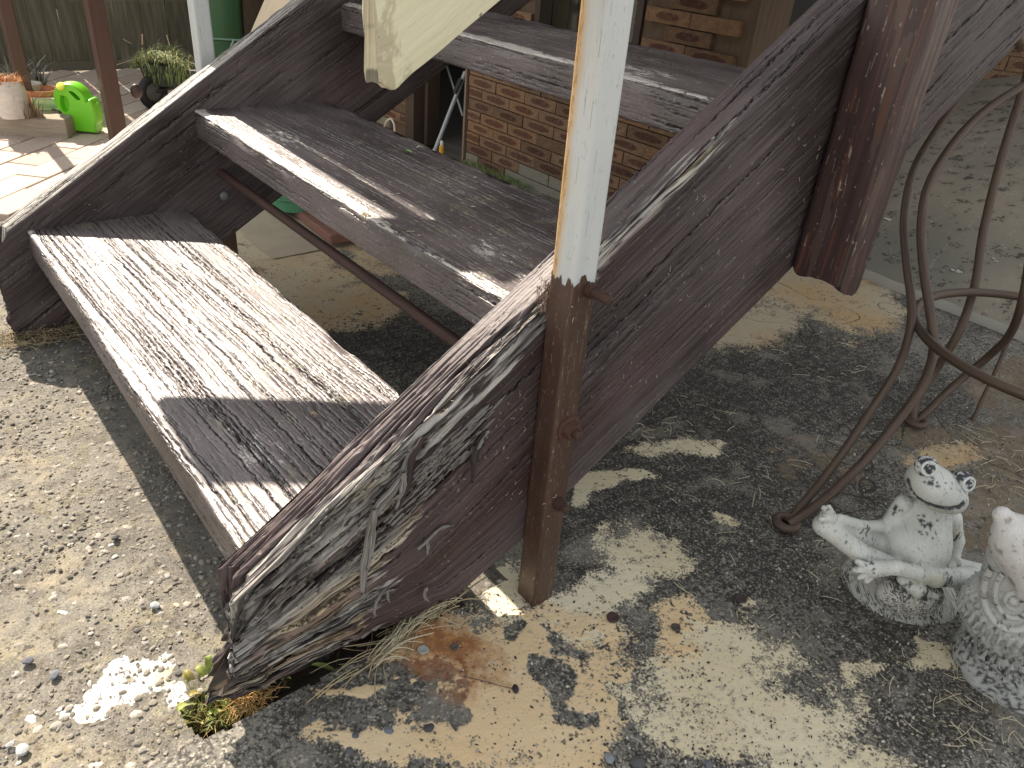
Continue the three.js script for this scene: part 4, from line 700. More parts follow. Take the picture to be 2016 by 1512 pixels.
// ------------------------------------------------------------------ cast statues
function blend(shapes, centre, size, res, k, bump) {
  // smooth union of tapered capsules {a,b,ra,rb} and ellipsoids {c,r,q}; negative shapes cut
  const mc = new MarchingCubes(res, new THREE.MeshStandardMaterial(), false, false, 400000), half = res / 2;
  const pa = new THREE.Vector3(), ba = new THREE.Vector3(), P = new THREE.Vector3(), t3 = new THREE.Vector3();
  for (const s of shapes) { if (s.r) { s.m = s.c; s.R = Math.max(s.r.x, s.r.y, s.r.z); } else { s.m = s.a.clone().add(s.b).multiplyScalar(.5); s.R = s.a.distanceTo(s.b) / 2 + Math.max(s.ra, s.rb); } }
  const cell = size / 2 / half, at3 = (x, y, z) => {
    P.set((x - half) * cell + centre.x, (y - half) * cell + centre.y, (z - half) * cell + centre.z);
    let d = 1;
    for (const s of shapes) {
      let e; if (s.m.distanceTo(P) - s.R > d + (s.cut ? 1 : (s.k ?? k))) continue; if (s.cut && Math.abs(d) > .01) continue;
      if (s.r) { t3.copy(P).sub(s.c); if (s.q) t3.applyQuaternion(s.q); const kx = t3.x / s.r.x, ky = t3.y / s.r.y, kz = t3.z / s.r.z, k0 = Math.hypot(kx, ky, kz), k1 = Math.hypot(kx / s.r.x, ky / s.r.y, kz / s.r.z); e = k1 > 1e-6 ? k0 * (k0 - 1) / k1 : -Math.min(s.r.x, s.r.y, s.r.z); }
      else { pa.copy(P).sub(s.a); ba.copy(s.b).sub(s.a); const h = clamp(pa.dot(ba) / ba.lengthSq()); e = pa.addScaledVector(ba, -h).length() - mix(s.ra, s.rb, h); }
      const kk = s.k ?? k;
      if (s.cut) d = Math.max(d, -e);
      else { const h = clamp(.5 + .5 * (d - e) / kk); d = mix(d, e, h) - kk * h * (1 - h); }
    }
    return d;
  };
  const K = 4, far = cell * (K * .87 + 1) + .004;
  for (let bz = 0; bz < res; bz += K) for (let by = 0; by < res; by += K) for (let bx = 0; bx < res; bx += K) {
    const m = at3(bx + K / 2 - .5, by + K / 2 - .5, bz + K / 2 - .5), skip = Math.abs(m) > far;
    for (let z = bz; z < Math.min(res, bz + K); z++) for (let y = by; y < Math.min(res, by + K); y++) for (let x = bx; x < Math.min(res, bx + K); x++) {
      let d = skip ? m : at3(x, y, z);
      if (bump && !skip && Math.abs(d) < .012) d += bump(P, d);
      mc.field[x + y * res + z * res * res] = -d;
    }
  }
  mc.isolation = 0; mc.update();
  const n = mc.count, pos = new Float32Array(n * 3), g = new THREE.BufferGeometry();
  for (let i = 0; i < n; i++) { pos[i * 3] = mc.positionArray[i * 3] * size / 2 + centre.x; pos[i * 3 + 1] = mc.positionArray[i * 3 + 1] * size / 2 + centre.y; pos[i * 3 + 2] = mc.positionArray[i * 3 + 2] * size / 2 + centre.z; }
  g.setAttribute('position', new THREE.BufferAttribute(pos, 3)); g.setAttribute('normal', new THREE.BufferAttribute(mc.normalArray.slice(0, n * 3), 3));
  const m = mergeVertices(g, 1e-5); m.computeVertexNormals(); return m;
}
function patina(g, fn) { const p = g.attributes.position, c = new Float32Array(p.count * 3), u = new Float32Array(p.count * 2); for (let i = 0; i < p.count; i++) { const q = fn(p.getX(i), p.getY(i), p.getZ(i)); c.set(q, i * 3); u[i * 2] = (p.getX(i) * RIGHT.x + p.getZ(i) * RIGHT.z) * 6; u[i * 2 + 1] = (p.getY(i) + .3 * (p.getX(i) * TOCAM.x + p.getZ(i) * TOCAM.z)) * 6; } g.setAttribute('color', new THREE.BufferAttribute(c, 3)); g.setAttribute('uv', new THREE.BufferAttribute(u, 2)); return g; }
const f3 = (x, y, z, o = 3) => { let s = 0, a = .5, n = 0; for (let i = 0; i < o; i++) { s += a * n3(x, y, z); n += a; a *= .5; x *= 2.1; y *= 2.1; z *= 2.1; } return s / n; };
const castMap = colourTex(512, 512, (i, j) => { const a = n2(i / 2.2, j / 2.2), b = n2(i / 5 + 40, j / 7), c = fbm(i / 30, j / 30, 3); let v = .92 + .08 * a; if (a * .7 + b * .6 + c * .5 > .78) v = .45; return [v, v, v * .985]; });
const stoneMap = colourTex(512, 512, (i, j) => { const a = n2(i / 2, j / 2), b = n2(i / 4.5 + 40, j / 4.5), c = fbm(i / 40, j / 40, 3); const t = a * .7 + b * .7 + c * .7; const v = mix(1.0, .16, sst(.08, .5, t)); return [v, v, v * .97]; });
const mCast = std(0xffffff, .62, { vertexColors: true, map: castMap }), mStone = std(0xffffff, .85, { vertexColors: true, map: stoneMap });
function onPlane(base) { return (u, v, f = 0) => { const d = rayDir(u, v), p0 = base.clone().addScaledVector(TOCAM, f), t = p0.clone().sub(camera.position).dot(TOCAM) / d.dot(TOCAM); return camera.position.clone().addScaledVector(d, t).sub(base); }; }
const surfOf = (S, base) => { return surf;
  function surf(u, v, lift) { // nearest front point of the smooth body along the view ray, found by marching
    const o = camera.position.clone().sub(base), d = rayDir(u, v).normalize(); let t = .3; const q = V(0, 0, 0), t3 = V(0, 0, 0);
    const sd = (p) => { let m = 1; for (const s of S) { if (s.cut) continue; let e; if (s.r) { t3.copy(p).sub(s.c).applyQuaternion(s.q); const k0 = Math.hypot(t3.x / s.r.x, t3.y / s.r.y, t3.z / s.r.z), k1 = Math.hypot(t3.x / s.r.x ** 2, t3.y / s.r.y ** 2, t3.z / s.r.z ** 2); e = k0 * (k0 - 1) / (k1 || 1e-6); } else { const pa = p.clone().sub(s.a), ba = s.b.clone().sub(s.a), h = clamp(pa.dot(ba) / ba.lengthSq()); e = pa.addScaledVector(ba, -h).length() - mix(s.ra, s.rb, h); } const h = clamp(.5 + .5 * (m - e) / (s.k ?? .004)); m = mix(m, e, h) - (s.k ?? .004) * h * (1 - h); } return m; };
    for (let i = 0; i < 90; i++) { q.copy(o).addScaledVector(d, t); const e = sd(q); if (e < .0004) break; t += Math.min(e, .05) * .9; if (t > 1.6) break; } return q.addScaledVector(d, -lift);
  }
};
const facing = new THREE.Quaternion().setFromRotationMatrix(new THREE.Matrix4().makeBasis(RIGHT, V(0, 1, 0), TOCAM));
{
  const base = atY(1762, 1252).addScaledVector(TOCAM, -.072), g = group('frog_statue', base.clone()); tag(g, 'whitewashed frog statue sitting cross legged in meditation on a round rock', 'frog statue');
  const P = onPlane(base), px = depthOf(base) / FPX, inv = (roll, tilt = 0) => facing.clone().multiply(new THREE.Quaternion().setFromEuler(new THREE.Euler(tilt, 0, roll))).invert();
  const cap = (a, b, ra, rb, k) => ({ a: P(...a), b: P(...b), ra: ra * px, rb: rb * px, k }), ell = (c, x, y, z, roll = 0, tilt = 0, k) => ({ c: P(...c), r: V(x * px, y * px, z * px), q: inv(roll, tilt), k });
  const limb = 1.13, S = [
    // rock
    ell([1768, 1178, -.012], 128, 74, 108, -.16, 0, .004), ell([1790, 1170, .045], 62, 42, 34, 0, 0, .01),
    // trunk
    ell([1803, 1076, .020], 60, 52, 54, -.1, 0, .006), ell([1822, 1030, .006], 40, 42, 34, -.1, 0, .022), cap([1826, 1012, .004], [1838, 985, .006], 32, 26, .012),
    // head
    ell([1843, 962, .014], 61, 34, 46, -.42, 0, .006), ell([1838, 948, .018], 44, 27, 38, -.42, 0, .008), ell([1852, 972, .028], 46, 24, 30, -.42, 0, .01), cap([1824, 925, .004], [1828, 938, .008], 15, 16, .006), cap([1894, 952, .004], [1884, 962, .008], 15, 16, .006),
    // arms
    cap([1778, 992, .0], [1745, 1034, .0], 14 * limb, 11 * limb, .006), cap([1745, 1036, .002], [1700, 1036, .014], 11 * limb, 9 * limb, .004), cap([1700, 1036, .014], [1652, 1021, .026], 9 * limb, 8 * limb, .004),
    cap([1876, 1020, -.004], [1882, 1064, -.002], 14 * limb, 12 * limb, .006), cap([1882, 1064, -.002], [1874, 1100, .008], 12 * limb, 12 * limb, .004),
    // legs crossed
    cap([1745, 1082, .006], [1640, 1040, .02], 21 * limb, 17 * limb, .006), cap([1622, 1034, .028], [1690, 1086, .046], 17 * limb, 15 * limb, .004), cap([1690, 1086, .046], [1760, 1112, .046], 15 * limb, 12 * limb, .004),
    cap([1848, 1112, .008], [1925, 1128, .016], 19 * limb, 17 * limb, .006), cap([1915, 1136, .030], [1840, 1138, .056], 18 * limb, 14 * limb, .004), cap([1840, 1138, .056], [1764, 1117, .066], 14 * limb, 11 * limb, .004),
    // near foot, toes fanned to the left
    cap([1764, 1117, .066], [1722, 1120, .068], 12, 15, .004), cap([1722, 1120, .068], [1688, 1106, .064], 8, 5, .003), cap([1722, 1120, .068], [1683, 1122, .066], 8, 5, .003), cap([1722, 1122, .068], [1692, 1137, .068], 8, 5, .003), cap([1726, 1124, .068], [1706, 1144, .07], 7, 5, .003),
    // other foot hanging over the rock
    cap([1776, 1140, .056], [1806, 1162, .066], 9, 13, .004), cap([1806, 1160, .068], [1806, 1186, .068], 7, 5, .003), cap([1808, 1160, .068], [1826, 1184, .068], 7, 5, .003), cap([1812, 1158, .068], [1842, 1174, .066], 7, 5, .003),
    // hands: finger and thumb closed in a ring on each knee
    ell([1628, 1018, .030], 15, 16, 9, .2, 0, .004), cap([1640, 1020, .03], [1622, 1000, .034], 6, 5, .002), cap([1640, 1022, .032], [1616, 1022, .038], 6, 5, .002), cap([1642, 1016, .03], [1632, 997, .036], 5, 4, .002),
    cap([1874, 1102, .01], [1890, 1108, .02], 10, 7, .003), cap([1874, 1104, .012], [1878, 1118, .026], 7, 5, .003), cap([1872, 1104, .012], [1868, 1118, .026], 6, 5, .003),
  ];
  const fs = surfOf(S.slice(), base), mouth = [[1787, 948], [1792, 962], [1802, 976], [1818, 988], [1840, 997], [1864, 1002], [1886, 1000], [1896, 992]].map(([u, v]) => fs(u, v, -.0006)), segs = mouth.slice(1).map((m, i) => [mouth[i], m]);
  for (const [a, b] of segs) S.push({ a, b, ra: .0030, rb: .0030, cut: true });
  for (const [a, b] of [[P(1702, 1111, .076), P(1722, 1116, .078)], [P(1700, 1124, .077), P(1722, 1122, .08)]]) S.push({ a, b, ra: .001, rb: .001, cut: true });
  const ctr = P(1768, 1062, 0), rockTop = P(1768, 1130, 0).y;
  const geo = blend(S, ctr, .290, 144, .004, (p) => .0009 * f3(p.x * 60, p.y * 60, p.z * 60, 2) * (p.y < rockTop ? 2 : .6));
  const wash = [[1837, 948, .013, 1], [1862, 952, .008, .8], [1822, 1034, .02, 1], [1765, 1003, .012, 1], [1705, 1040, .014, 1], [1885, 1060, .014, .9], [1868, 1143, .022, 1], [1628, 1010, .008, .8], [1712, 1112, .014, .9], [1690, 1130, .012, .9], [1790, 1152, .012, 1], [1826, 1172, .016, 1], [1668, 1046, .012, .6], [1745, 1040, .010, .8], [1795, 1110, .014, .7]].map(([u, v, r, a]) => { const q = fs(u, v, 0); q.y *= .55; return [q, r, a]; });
  patina(geo, (x, y, z) => {
    const rd = Math.min(...S.slice(0, 2).map((s) => { const t = V(x, y, z).sub(s.c).applyQuaternion(s.q); const k0 = Math.hypot(t.x / s.r.x, t.y / s.r.y, t.z / s.r.z); return (k0 - 1) * s.r.y; })), rock = sst(.006, .002, rd + .002 * f3(x * 80, y * 80, z * 80, 2)), n = f3(x * 70, y * 30, z * 70, 3), f = f3(x * 480, y * 150, z * 480, 2);
    let c = mix3([.64, .655, .62], [.53, .545, .51], clamp(.5 + n)); c = mix3(c, [.54, .50, .38], sst(.2, .6, f3(x * 26 + 5, y * 26, z * 26, 2)) * .6);
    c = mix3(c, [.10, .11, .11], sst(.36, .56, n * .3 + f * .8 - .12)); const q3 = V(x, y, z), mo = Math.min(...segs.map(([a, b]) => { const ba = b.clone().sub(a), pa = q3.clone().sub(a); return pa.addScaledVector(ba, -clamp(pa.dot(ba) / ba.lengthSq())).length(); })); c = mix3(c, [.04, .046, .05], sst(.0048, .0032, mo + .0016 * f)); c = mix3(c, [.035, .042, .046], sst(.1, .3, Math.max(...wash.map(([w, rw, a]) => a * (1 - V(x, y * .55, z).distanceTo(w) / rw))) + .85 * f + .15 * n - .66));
    const rk = mix3([.46, .455, .425], [.07, .07, .064], sst(.1, .6, f * .6 + n * .4 + .25 * sst(rockTop - .01, rockTop - .05, y + .02 * n) - .05)); return mix3(c, rk, rock);
  });
  { // the rock keeps its own gritty surface
    const P3 = geo.attributes.position, ix = geo.index.array, fr = [], rk = [], isRock = new Uint8Array(P3.count), t = V(0, 0, 0);
    for (let i = 0; i < P3.count; i++) { const rd = Math.min(...S.slice(0, 2).map((s) => { t.set(P3.getX(i), P3.getY(i), P3.getZ(i)).sub(s.c).applyQuaternion(s.q); return (Math.hypot(t.x / s.r.x, t.y / s.r.y, t.z / s.r.z) - 1) * s.r.y; })); isRock[i] = rd < .003 ? 1 : 0; }
    for (let k = 0; k < ix.length; k += 3) (isRock[ix[k]] + isRock[ix[k + 1]] + isRock[ix[k + 2]] > 1 ? rk : fr).push(ix[k], ix[k + 1], ix[k + 2]);
    const a = geo.clone(), b = geo.clone(); a.setIndex(fr); b.setIndex(rk); mesh('frog_body', a, mCast, g); mesh('rock_base', b, mStone, g);
  }
  for (const [u, v, a] of [[1823, 918, -.35], [1894, 948, .45]]) {
    const e = group('eye', P(u, v, .021), g); e.quaternion.copy(facing).multiply(new THREE.Quaternion().setFromEuler(new THREE.Euler(-.35, a * .5, 0)));
    const r = 18.5 * px, ball = new THREE.SphereGeometry(r, 26, 18); mesh('eyeball', patina(ball, (x, y, z) => f3(x * 300 + u, y * 300, z * 300, 2) + (y > 0 ? .25 : -.2) > .2 ? [.04, .045, .055] : [.62, .64, .63]), mCast, e);
    const tr = new THREE.TorusGeometry(r * .62, r * .13, 10, 30); tr.translate(0, 0, r * .78); mesh('eye_ring', patina(tr, () => [.62, .64, .62]), mCast, e);
    const pu = new THREE.SphereGeometry(r * .42, 18, 12); pu.scale(1, 1, .35); pu.translate(0, 0, r * .88); mesh('pupil', patina(pu, (x, y, z) => (a < 0 ? f3(x * 500, y * 400, z * 100, 2) > -.15 : f3(x * 500 + 4, y * 400, z * 100, 2) > .1) ? [.035, .04, .05] : [.45, .47, .46]), mCast, e);
  }
}
{ // bird with a raised beak, cut by the right edge
  const base = atY(1985, 1445).addScaledVector(TOCAM, -.082), g = group('bird_statue', base.clone()); tag(g, 'grey cast bird statue with carved feathers and a raised white beak at lower right', 'bird statue');
  const P = onPlane(base), px = depthOf(base.clone().add(V(0, .1, 0))) / FPX, inv = (roll, tilt = 0) => facing.clone().multiply(new THREE.Quaternion().setFromEuler(new THREE.Euler(tilt, 0, roll))).invert();
  const cap = (a, b, ra, rb, k) => ({ a: P(...a), b: P(...b), ra: ra * px, rb: rb * px, k }), ell = (c, x, y, z, roll = 0, tilt = 0, k) => ({ c: P(...c), r: V(x * px, y * px, z * px), q: inv(roll, tilt), k });
  const S = [
    ell([2000, 1318, -.005], 132, 118, 118, .05, 0, .01), ell([2010, 1395, -.012], 118, 60, 110, 0, 0, .02), ell([2000, 1200, .0], 92, 86, 86, 0, 0, .03), cap([1988, 1140, .006], [1978, 1045, .006], 50, 19, .016), cap([1980, 1065, .008], [1974, 1024, .008], 20, 12, .01),
    ell([2014, 1418, -.006], 142, 34, 128, 0, 0, .012),
  ];
  const yTop = P(1960, 1240, .05).y, yBeak = P(1978, 1040, 0).y;
  const geo = blend(S, P(2000, 1240, 0), .36, 136, .01, (p) => {
    // overlapping carved feathers on the body: rows of pointed leaves
    const a = Math.atan2(p.dot(TOCAM), p.dot(RIGHT)), y = p.y; const fade = sst(yTop, yTop - .02, y) * sst(.012, .03, y);
    if (fade <= 0) return .0007 * f3(p.x * 90, p.y * 90, p.z * 90, 2);
    const row = y / .026, ri = Math.floor(row), fy = row - ri, col = a * 5.2 + (ri & 1) * .5, fx = Math.abs(col - Math.floor(col) - .5) * 2, edge = fx - (.95 - .75 * (1 - fy)); const leaf = sst(.12, -.12, edge) * (.35 + .65 * (1 - fy)) - .35 * sst(.16, .02, fx) * (fy > .25 ? 1 : .4);
    return -fade * .0085 * leaf + .0012 * f3(p.x * 150, p.y * 150, p.z * 150, 2);
  });
  patina(geo, (x, y, z) => {
    const n = f3(x * 60, y * 40, z * 60, 3), f = f3(x * 380, y * 300, z * 380, 2), low = sst(.075, .03, y + .02 * n);
    let c = mix3([.50, .51, .49], [.38, .39, .375], clamp(.5 + n)); c = mix3(c, [.62, .60, .60], sst(yBeak - .03, yBeak - .005, y + .01 * n));
    return mix3(c, [.05, .052, .05], sst(.28, .55, f * .95 + n * .3 + .26 * low - (y > yTop ? .16 : .06)));
  });
  mesh('body', geo, mCast, g);
  // carved rings round the eye and the lip line sweeping up to the beak
  const ringPts = (cx, cy, rx, ry, a0, a1, f, n = 26) => { const o = []; for (let i = 0; i <= n; i++) { const a = mix(a0, a1, i / n); o.push(surf(cx + Math.cos(a) * rx, cy + Math.sin(a) * ry, f)); } return o; };
const surf = surfOf(S, base);
  const mC2 = (gg, k = 0) => patina(gg, (x, y, z) => f3(x * 300 + k, y * 300, z * 300, 2) > .5 ? [.10, .105, .105] : [.50, .51, .49]);
  mesh('eye_ridge', mC2(tube(ringPts(1996, 1168, 58, 72, 3.9, .5, .000), .0042, 60, 8)), mCast, g);
  mesh('eye_ridge', mC2(tube(ringPts(1998, 1168, 38, 48, 4.1, .2, .0), .0032, 50, 8), 3), mCast, g);
  mesh('eye_ring', mC2(tube(ringPts(1995, 1182, 15, 15, 0, 6.1, .0), .003, 40, 8), 5), mCast, g); { const p = surf(1995, 1182, .0005), s = new THREE.SphereGeometry(.0055, 14, 10); s.translate(p.x, p.y, p.z); mesh('pupil', mC2(s, 7), mCast, g); }
  mesh('lip', mC2(tube([[1957, 1052], [1959, 1085], [1972, 1110], [1992, 1132], [2016, 1156], [2036, 1176]].map((q) => surf(q[0], q[1], .001)), .0042, 40, 8), 9), mCast, g);
  const beak = blend([{ a: P(1973, 1014, .012), b: P(2012, 1070, .02), ra: .0085, rb: .025, k: .008 }, { a: P(2014, 1070, .02), b: P(2062, 1128, .03), ra: .026, rb: .036, k: .01 }], P(2014, 1075, .02), .22, 80, .01);
  mesh('upper_beak', patina(beak, (x, y, z) => { const n = f3(x * 90, y * 90, z * 90, 3); return n > .34 ? [.30, .28, .28] : mix3([.68, .67, .66], [.56, .55, .53], clamp(.5 + n)); }), mCast, g);
}

// ------------------------------------------------------------------ splinters of the rotten stringer (parts of the staircase)
const mSplint = std(0xffffff, .9, { map: colourTex(64, 512, (i, j) => { const g = n2(i / 2.2, j / 70) * .6 + n2(i / 1.1, j / 30) * .4; return mix3([.085, .075, .068], [.36, .34, .31], clamp(.42 + .9 * g)); }) });
const mSplintDark = std(0xffffff, .8, { map: colourTex(64, 256, (i, j) => { const g = n2(i / 3, j / 40); return mix3([.020, .013, .013], [.065, .04, .038], clamp(.4 + .8 * g)); }) });
function splinter(list, w0, w1, mat, lift = [.003, .012], x = TS) {     // a flake of wood following points on the outer face, widest in the middle
  const c = new THREE.CatmullRomCurve3(list.map(([u, v], i) => atX(u, v, x + mix(lift[0], lift[1], i / (list.length - 1)))), false, 'centripetal'), n = 30, m = 9, sd = list[0][0];
  const g = skin(n, m, (i, j) => {
    const t = i / (n - 1), p = c.getPointAt(t), d = c.getTangentAt(t), e = V(0, d.z, -d.y).normalize(), a = j / (m - 1) * Math.PI * 2, w = mix(w0, w1, t) * (.35 + .65 * Math.pow(Math.sin(Math.PI * clamp(t * .93 + .035)), .5)) * (1 + .3 * n2(t * 9, sd)), th = .0013 + .0006 * n2(t * 12, sd + 4);
    return [p.x + Math.sin(a) * th + .0012 * n2(Math.cos(a) * 3 + sd, t * 7), p.y + e.y * Math.cos(a) * w, p.z + e.z * Math.cos(a) * w, j / (m - 1), t * .35];
  }, { closed: true, caps: true });
  return mesh('splinter', g, mat, stairs);
}
splinter([[824, 880], [806, 905], [792, 940], [772, 968], [742, 1000], [727, 1050], [719, 1105], [714, 1168]], .0062, .0044, mSplint, [.0, .004]);
splinter([[834, 862], [812, 900], [806, 945], [790, 985], [775, 1012]], .0040, .0018, mSplintDark, [.002, .007]);
splinter([[796, 930], [794, 955], [789, 975], [780, 1003]], .0042, .0012, mSplint, [.003, .008]);
splinter([[738, 1002], [735, 1040], [731, 1085], [724, 1120]], .0036, .0022, mSplint, [.004, .006]);
splinter([[958, 845], [945, 872], [934, 905], [931, 950]], .0058, .0028, mSplintDark, [.001, .012]);
splinter([[962, 846], [950, 866], [940, 884]], .0016, .0008, mSplint, [.004, .012]);
splinter([[890, 1034], [868, 1040], [840, 1066], [822, 1080]], .0022, .0022, mSplint, [.002, .005]);
splinter([[786, 1132], [772, 1146], [752, 1166], [738, 1196], [737, 1214]], .0024, .0014, mSplint, [.001, .006], .040);
splinter([[764, 1160], [763, 1172], [765, 1184]], .0022, .0018, mSplint, [.004, .008], .040);
splinter([[838, 1060], [842, 1078], [840, 1090]], .0026, .0018, mSplint, [.003, .009], .046);
splinter([[840, 1155], [836, 1172], [842, 1184]], .0028, .0016, mSplint, [.0, .004], .045);
{ const r = R2(61); // laid-open fibres along the rotten foot
  for (let k = 0; k < 150; k++) { const t = r(), u = mix(470, 900, Math.pow(r(), .8)), v = 1355 - (u - 470) * 1.02 - r() * 185 * (1 - (u - 470) / 620), l = 24 + r() * 90, rec = mix(.023, .047, clamp((u - 470) / 340)); if (v > 1290 - (u - 560) * .4) continue; splinter([[u, v], [u + l * .34, v - l * .32 + (r() - .5) * 4], [u + l * .7, v - l * .68 + (r() - .5) * 5], [u + l, v - l * .97]], .0007 + .0017 * r(), .0005 + .0009 * r(), r() < .78 ? mSplint : mSplintDark, [.001, .0035 + .002 * r()], rec); }
}

// ------------------------------------------------------------------ weeds, straw, litter
{
  const leaf = (p, dir, len, w, up, seed) => { const r = R2(seed), n = 8, m = 5, P = [], U = [], I = []; const side = V(-dir.z, 0, dir.x); for (let i = 0; i <= n; i++) for (let j = 0; j < m; j++) { const t = i / n, s = (j / (m - 1) - .5) * 2, ww = w * Math.pow(Math.sin(Math.PI * Math.min(1, t * .86 + .1)), .8) * (1 + .14 * n2(t * 16 + seed, s)), h = len * (up * t - up * .62 * t * t) + Math.abs(s) * ww * .35, q = p.clone().addScaledVector(dir, len * t * (1 - .18 * up * t)).addScaledVector(side, s * ww); P.push(q.x, q.y + h, q.z); U.push(j / 4, t); } for (let i = 0; i < n; i++) for (let j = 0; j < m - 1; j++) { const a = i * m + j, b = a + m; I.push(a, b, a + 1, b, b + 1, a + 1); } const g = new THREE.BufferGeometry(); g.setAttribute('position', new THREE.Float32BufferAttribute(P, 3)); g.setAttribute('uv', new THREE.Float32BufferAttribute(U, 2)); g.setIndex(I); g.computeVertexNormals(); return g; };
  const greens = [[.25, .33, .07], [.33, .38, .09], [.18, .27, .06], [.36, .30, .08]].map((c) => new THREE.MeshPhysicalMaterial({ color: 0xffffff, map: colourTex(64, 128, (i, j) => { const v = Math.abs(i - 32) < 2 ? 1.3 : 1, n = fbm(i / 9, j / 12 + c[0] * 90, 3); return mix3(c, [.20, .09, .03], clamp(n * 1.4 - .25)).map((x) => x * v); }, THREE.ClampToEdgeWrapping), roughness: .6, transmission: .3, thickness: 0, side: THREE.DoubleSide }));
  const weed = (u, v, n, len, seed, label, y = -.028) => { const c = atY(u, v, y), g = group('weed', c.clone()), r = R2(seed); tag(g, label, 'weed'); for (let k = 0; k < n; k++) { const a = k * 2.4 + r(), l = len * (.55 + .6 * r()); mesh('leaf', leaf(V(Math.cos(a) * .003, .002 + .004 * r(), Math.sin(a) * .003), V(Math.cos(a), 0, Math.sin(a)), l, l * (.07 + .06 * r()), .8 + 1.3 * r(), seed * 31 + k), greens[(r() * 4) | 0], g); } mesh('stem', rod(V(0, -.012, 0), V(.001, .008, .001), .0016, 8), std([.20, .16, .07], .8), g); return g; };
  weed(395, 1388, 16, .036, 1, 'green broad leaved weed at the front corner of the hole by the stringer foot');
  const w2 = weed(426, 1372, 13, .034, 2, 'weed with one tall yellow green leaf right under the stringer tip'); mesh('leaf', leaf(V(0, .006, 0), V(-RIGHT.x, 0, -RIGHT.z).multiplyScalar(.5).addScaledVector(TOCAM, -.3).normalize(), .036, .0046, 1.7, 77), greens[1], w2);
  weed(448, 1400, 14, .028, 3, 'small reddish green weed nearest the slab edge in the hole');
  weed(392, 1428, 8, .02, 4, 'tiny weed low in the nearest corner of the hole');
  const s1 = group('grass_sprout', atY(662, 1322, -.02)), r = R2(9); tag(s1, 'bright green grass sprout in the gap beside the slab under the rotten stringer', 'sprout');
  mesh('leaf', leaf(V(0, 0, 0), V(-RIGHT.x, 0, -RIGHT.z), .030, .0032, .8, 5), greens[0], s1); mesh('leaf', leaf(V(0, 0, 0), V(RIGHT.x * .3, 0, RIGHT.z * .3), .026, .0028, 3, 6), greens[0], s1); mesh('leaf', leaf(V(0, 0, 0), V(RIGHT.x, 0, RIGHT.z), .018, .0024, 1.4, 7), greens[2], s1);
  weed(560, 1338, 7, .018, 11, 'small dark green weed hidden in the gap under the stringer end');
  const tufts = [mesh('low_green_moss', blades(420, 71, (q) => { const p = atY(mix(362, 520, q()), mix(1352, 1440, q()), -.03); return inPit(p.x, p.z) ? p : atY(420, 1400, -.03); }, .012, .0012, 1.2), leafMat([.24, .27, .06], .3))]; tag(tufts[0], 'low moss and seedlings covering the soil of the hole', 'moss', null, 'stuff');
}
function straws(name, n, seed, at, len, w, mat, lift, label) {      // thin bent stalks lying about
  const r = R2(seed), P = [], I = [], U = [];
  for (let k = 0; k < n; k++) {
    const c = at(r); if (!c) continue; const a = c.a ?? r() * 6.283, l = len * (.35 + 1.1 * r() * r()), bend = (r() - .5) * 1.6, N = 6, ww = w * (.6 + .8 * r()), o = P.length / 3; let x = c.x, z = c.z, an = a; const y0 = (c.y ?? 0) + .0007, hh = lift * r();
    for (let i = 0; i <= N; i++) { const t = i / N, y = y0 + hh * Math.sin(Math.PI * t * (.5 + .5 * (k & 1))) ; const sx = -Math.sin(an), sz = Math.cos(an); P.push(x + sx * ww, y, z + sz * ww, x - sx * ww, y, z - sz * ww, x, y + ww * 1.5, z); U.push(0, t, 1, t, .5, t); if (i < N) { const b = o + i * 3; for (const [p, q] of [[0, 2], [2, 1], [1, 0]]) I.push(b + p, b + q, b + 3 + p, b + q, b + 3 + q, b + 3 + p); } an += bend / N; x += Math.cos(an) * l / N; z += Math.sin(an) * l / N; }
  }
  const g = new THREE.BufferGeometry(); g.setAttribute('position', new THREE.Float32BufferAttribute(P, 3)); g.setAttribute('uv', new THREE.Float32BufferAttribute(U, 2)); g.setIndex(I); g.computeVertexNormals();
  return tag(mesh(name, g, mat), label, 'dry grass', null, 'stuff');
}
const mStraw = std([.46, .38, .23], .85), mStrawPale = std([.60, .54, .38], .85), mStrawDark = std([.20, .155, .09], .9);
const area = (list) => (r) => { const q = list[Math.floor(r() * list.length)], t = r() * 6.283, s = Math.sqrt(r()); return atY(q[0] + Math.cos(t) * s * q[2], q[1] + Math.sin(t) * s * q[3]); };
const right = [[1330, 830, 130, 60], [1330, 830, 130, 60], [1400, 900, 200, 80], [1700, 900, 200, 50], [1930, 900, 110, 60], [1930, 880, 90, 40], [1960, 950, 70, 50], [1620, 690, 150, 60], [1800, 700, 160, 90], [1500, 1000, 250, 90], [1500, 1150, 200, 120], [1800, 1330, 120, 80], [1900, 1420, 120, 60]];
straws('loose_straw', 260, 81, area(right), .030, .00042, mStrawPale, .003, 'pale loose grass stalks scattered on the mouldy concrete at right');
straws('fine_dry_grass', 420, 82, area(right), .018, .00032, mStrawDark, .002, 'fine brown dry grass scattered on the concrete at right');
straws('dry_grass_bundle', 150, 83, (r) => { const t = r(), p = atY(mix(700, 880, t), mix(1330, 1185, t) + (r() - .5) * 40, -.012 + .012 * r()), b = atY(870, 1190).sub(atY(700, 1330)); return { x: p.x, y: p.y, z: p.z, a: Math.atan2(b.z, b.x) + (r() - .5) * .9 + (r() < .5 ? Math.PI : 0) }; }, .07, .0006, mStraw, .012, 'bundle of dry grass in the gap under the rotten stringer');
